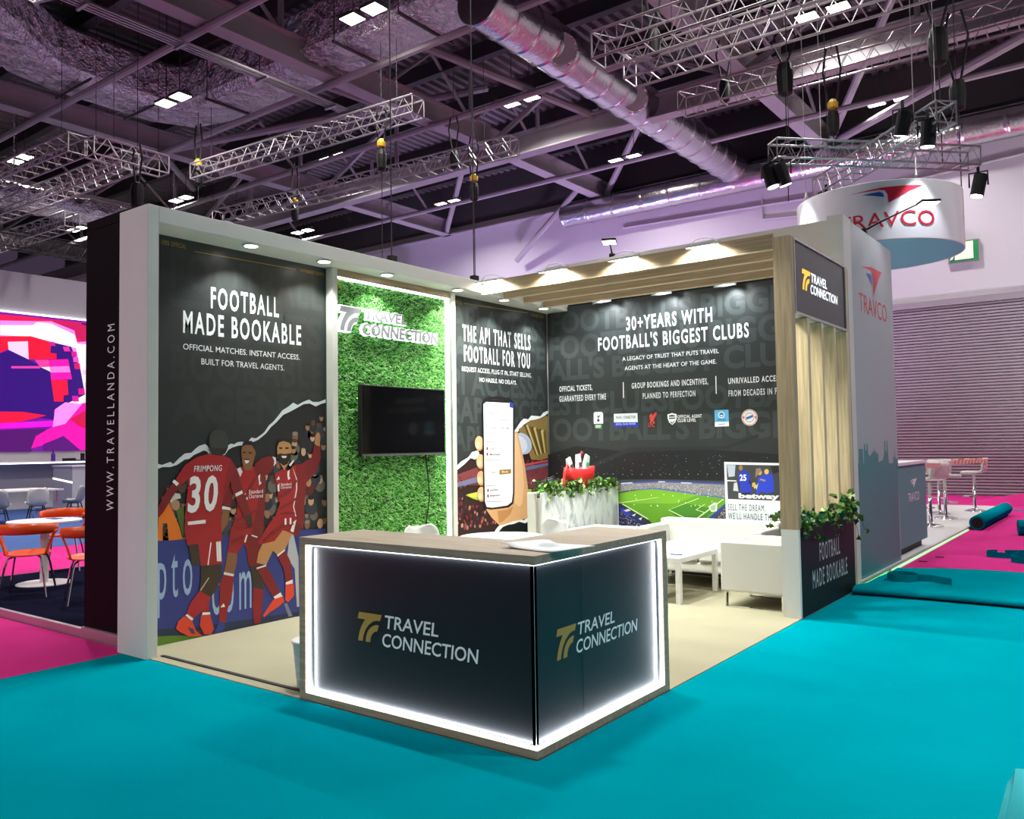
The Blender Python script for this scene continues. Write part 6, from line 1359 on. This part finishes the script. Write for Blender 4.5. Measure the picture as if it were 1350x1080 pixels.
D = .7071*1.68
ct = thing('cross_truss', 'silver cross-shaped lattice truss hanging above the round banner', 'truss', (CX, CY, 6.0), world=True)
for a, b in (((CX-D, CY-D, 6.0), (CX+D, CY+D, 6.0)), ((CX-D, CY+D, 6.0), (CX+D, CY-D, 6.0))):
    tr = truss('arm', '', a, b, .29, .018, pitch=.3)
    for ch in list(tr.children):
        off = tr.location-ct.location
        ch.data.transform(Matrix.Translation(off)); ch.parent = ct
        if ch.name.startswith('chord'): ch.name = 'chord'
    bpy.data.objects.remove(tr)
def spot_head(label, x, y, z, tilt, pw):
    t = thing('stage_spotlight', label, 'lamp', (x, y, z), group='stage spotlights on the cross truss')
    dv = Vector((tilt[0], tilt[1], -1)).normalized(); a = -dv*.20; b = dv*.16
    MB().tube([a*.9, a*.3, b], .10, 14).build('housing', M['black'], t)
    MB().cyl(b*.98, b*1.05, .085, n=16).build('lens', M['lens'], t)
    MB().tube([(.13, 0, 0), (.13, 0, .22), (-.13, 0, .22), (-.13, 0, 0)], .014, 6).build('yoke', M['black'], t)
    MB().tube([(0, 0, .22), (0, 0, .34)], .025, 6).build('clamp', M['black'], t)
    lamp('SPOT', 'stage_beam', tuple(Vector((x, y, z))+dv*.20), pw, (.92, .95, 1.0), to=tuple(Vector((x, y, z))+dv*2), angle=62, blend=.5, radius=.06)
SP = [(-1.90, 9.0, 5.62, (.25, .1), 60, 'black spotlight at the left tip of the cross truss, left of a pair'), (-1.72, 9.02, 5.62, (.2, .3), 60, 'black spotlight at the left tip of the cross truss, right of a pair'),
      (.30, 9.0, 5.75, (-.1, .1), 120, 'bright black spotlight on the near arm of the cross truss'), (-.05, 9.2, 6.05, (-.3, .3), 60, 'lit black spotlight clamped high on the cross truss arm'),
      (.58, 11.35, 5.55, (-.2, -.1), 120, 'lit black spotlight at the right tip of the cross truss'), (-1.65, 11.0, 5.60, (.3, -.3), 20, 'unlit looking black spotlight behind the round banner')]
for x, y, z, tl, pw, lb in SP: spot_head(lb, x, y, z, tl, pw)

# arm lamps on the wall tops
def arm_lamp(label, base, head, pw):
    t = thing('arm_light', label, 'lamp', base); b = Vector(head)-Vector(base)
    MB().box(-.03, .03, -.03, .03, -.02, .06).build('clamp', M['black'], t)
    MB().tube([(0, 0, .04), b*.25+Vector((0, 0, .04)), b], .016, 7, r_end=.008).build('arm', M['black'], t)
    d = Vector((b.x, b.y, 0)).normalized(); s = Vector((-d.y, d.x, 0))
    c = b+d*.09
    MB().hexa([tuple(c+d*p*.11+s*q*.09+Vector((0, 0, z))) for z in (-.012, .018) for p, q in ((-1, -1), (1, -1), (1, 1), (-1, 1))]).build('head', M['black'], t, bevel=.006)
    MB().hexa([tuple(c+d*p*.10+s*q*.08+Vector((0, 0, z))) for z in (-.017, -.012) for p, q in ((-1, -1), (1, -1), (1, 1), (-1, 1))]).build('lens', M['lens'], t)
    if pw: lamp('SPOT', 'arm_beam', tuple(Vector(base)+c+Vector((0, 0, -.04))), pw, (.95, .97, 1), to=tuple(Vector(base)+c+Vector((-d.x*.5, -d.y*.5, -1))), angle=120, blend=.6)
arm_lamp('black arm light reaching out over the red swallow logo wall', (-.08, 7.0, 4.05), (.48, 7.35, 4.40), 14)
arm_lamp('black arm light on top of the wall behind the pergola', (-3.05, 6.15, 4.05), (-2.88, 5.80, 4.16), 0)

# loose carpet pieces
def carpet_roll(label, a, b, r):
    a = Vector(a); b = Vector(b); d = (b-a).normalized(); s = d.cross(Vector((0, 0, 1))); t = thing('carpet_roll', label, 'carpet roll', a)
    pts = []
    for k in range(61):
        th = 2*pi*2.4*k/60; rr = r*(1-.22*k/60); pts.append((rr*cos(th), rr*sin(th)))
    rows = [[(s*x+Vector((0, 0, z+r))) for x, z in pts], [((b-a)+s*x+Vector((0, 0, z+r))) for x, z in pts]]
    MB().grid(rows).build('rolled_carpet', M['teal'], t, smooth=True, solid=.012)
    MB().tube([d*.01+Vector((0, 0, r)), (b-a)-d*.01+Vector((0, 0, r))], r*.74, 16).build('core', M['black'], t)
carpet_roll('rolled up turquoise carpet lying on the magenta carpet beside the platform', (.14, 13.0, 0), (.16, 16.6, 0), .125)
carpet_roll('rolled up turquoise carpet cut by the right edge of the picture', (.80, 12.5, 0), (2.4, 12.9, 0), .125)
def ribbon(label, x, y, r, tail, rot, h=.075):
    t = []
    for k in range(30): th = 2*pi*.92*k/29; t.append((r*cos(th+rot)*1.15, r*sin(th+rot)))
    e = t[-1]; t.append((e[0]+tail[0]*.3, e[1]+tail[1]*.3)); t.append((e[0]+tail[0], e[1]+tail[1]))
    tag(MB().grid([[(p[0], p[1], 0), (p[0], p[1], h)] for p in t]).build('carpet_offcut', M['teal'], solid=.008), label, 'carpet strip', 'curled turquoise carpet strips').location = (x, y, .002)
ribbon('curled turquoise strip standing on the magenta carpet near the right edge', .93, 9.45, .16, (.5, .25), 2.0)
ribbon('turquoise strip scrap on the magenta carpet at the right edge', 1.24, 9.0, .14, (.4, .1), 1.4)
# folded back flap of turquoise carpet with a bulging fold
t = thing('carpet_flap', 'turquoise carpet folded back in a thick strip across the magenta carpet', 'carpet flap', (2, 6.3, 0), world=True)
rows = []
for i in range(41):
    x = .045+i*.16; yo = .03*sin(x*2.1)+.10*x*.35; wob = 1+.25*sin(x*3.3+.5)
    yb = 7.62+.10*sin(x*1.3)+.22*x*.6
    prof = [(5.62+yo, .004), (5.54+yo, .02), (5.52+yo, .045), (5.56+yo, .072), (5.68+yo, .075*wob), (6.1+yo*.8, .042+.02*sin(x*2.2)), (6.6, .030+.016*sin(x*1.7+1)), (7.1, .024+.012*sin(x*2.6)), (yb-.12, .028+.02*sin(x*1.9)), (yb, .016), (yb+.004, .003)]
    rows.append([(x, y, z) for y, z in prof])
MB().grid(rows).build('folded_carpet', M['teal'], t, smooth=True)
tg = []
for k in range(30): th = 2*pi*.97*k/29; tg.append((.15*cos(th+.3), .15*sin(th+.3)))
tg += [(.3, .02), (.5, -.12)]
tag(MB().grid([[(p[0], p[1], 0), (p[0], p[1], .07)] for p in tg]).build('carpet_offcut', M['teal'], solid=.008), 'curled dark turquoise strip lying on the folded carpet flap by the tower', 'carpet strip', 'curled turquoise carpet strips').location = (.33, 6.45, .055)
rows = []
for i in range(17):
    f = i/16; x = -.95+f*1.35; y = 18.9+.9*f
    rows.append([(x-.1, y-.55, .002), (x, y-.3, .05+.10*f), (x+.02, y, .10+.22*f), (x+.05, y+.3, .06+.10*f), (x+.1, y+.6, .002)])
tag(MB().grid(rows).build('carpet_fold', M['pink'], origin=(-.3, 19.3, 0), smooth=True), 'rumpled ridge of magenta carpet in front of the roller shutter', 'carpet fold')
tag(MB().box(-2.2, .6, 17.9, 18.15, .0, .006).build('carpet_strip', M['teal'], origin=(-.8, 18, 0)), 'thin turquoise carpet strip behind the bar stools', 'carpet strip')
rows = []
for i in range(9):
    x = i*.13; rows.append([(x, -.6, .01), (x-.02, .02, .012+.01*sin(i)), (x, .10, .045+.02*sin(i*1.3)), (x+.01, .06, .075+.02*sin(i*1.3)), (x+.02, -.1, .06), (x+.03, -.6, .03)])
tag(MB().grid(rows).build('carpet_scrap', mat('light_teal_carpet', (.01, .36, .41), .9, bump=.2, bscale=300), smooth=True, solid=.006), 'turned up turquoise carpet scrap in the bottom right corner', 'carpet scrap').location = (1.95, .93, 0)
for i, (x, y) in enumerate([(.25, 9.0), (.45, 7.9), (.15, 8.45)]):
    tag(MB().box(-.05, .05, -.03, .03, 0, .012).build('carpet_crumb', mat('dark_pink_%d' % i, (.25, .01, .08), .9)), ['dark red crumb of carpet nearest the teal counter', 'dark red crumb of carpet nearest the folded flap', 'small dark red crumb between two others'][i]+' on the magenta carpet', 'crumb').location = (x, y, 0)
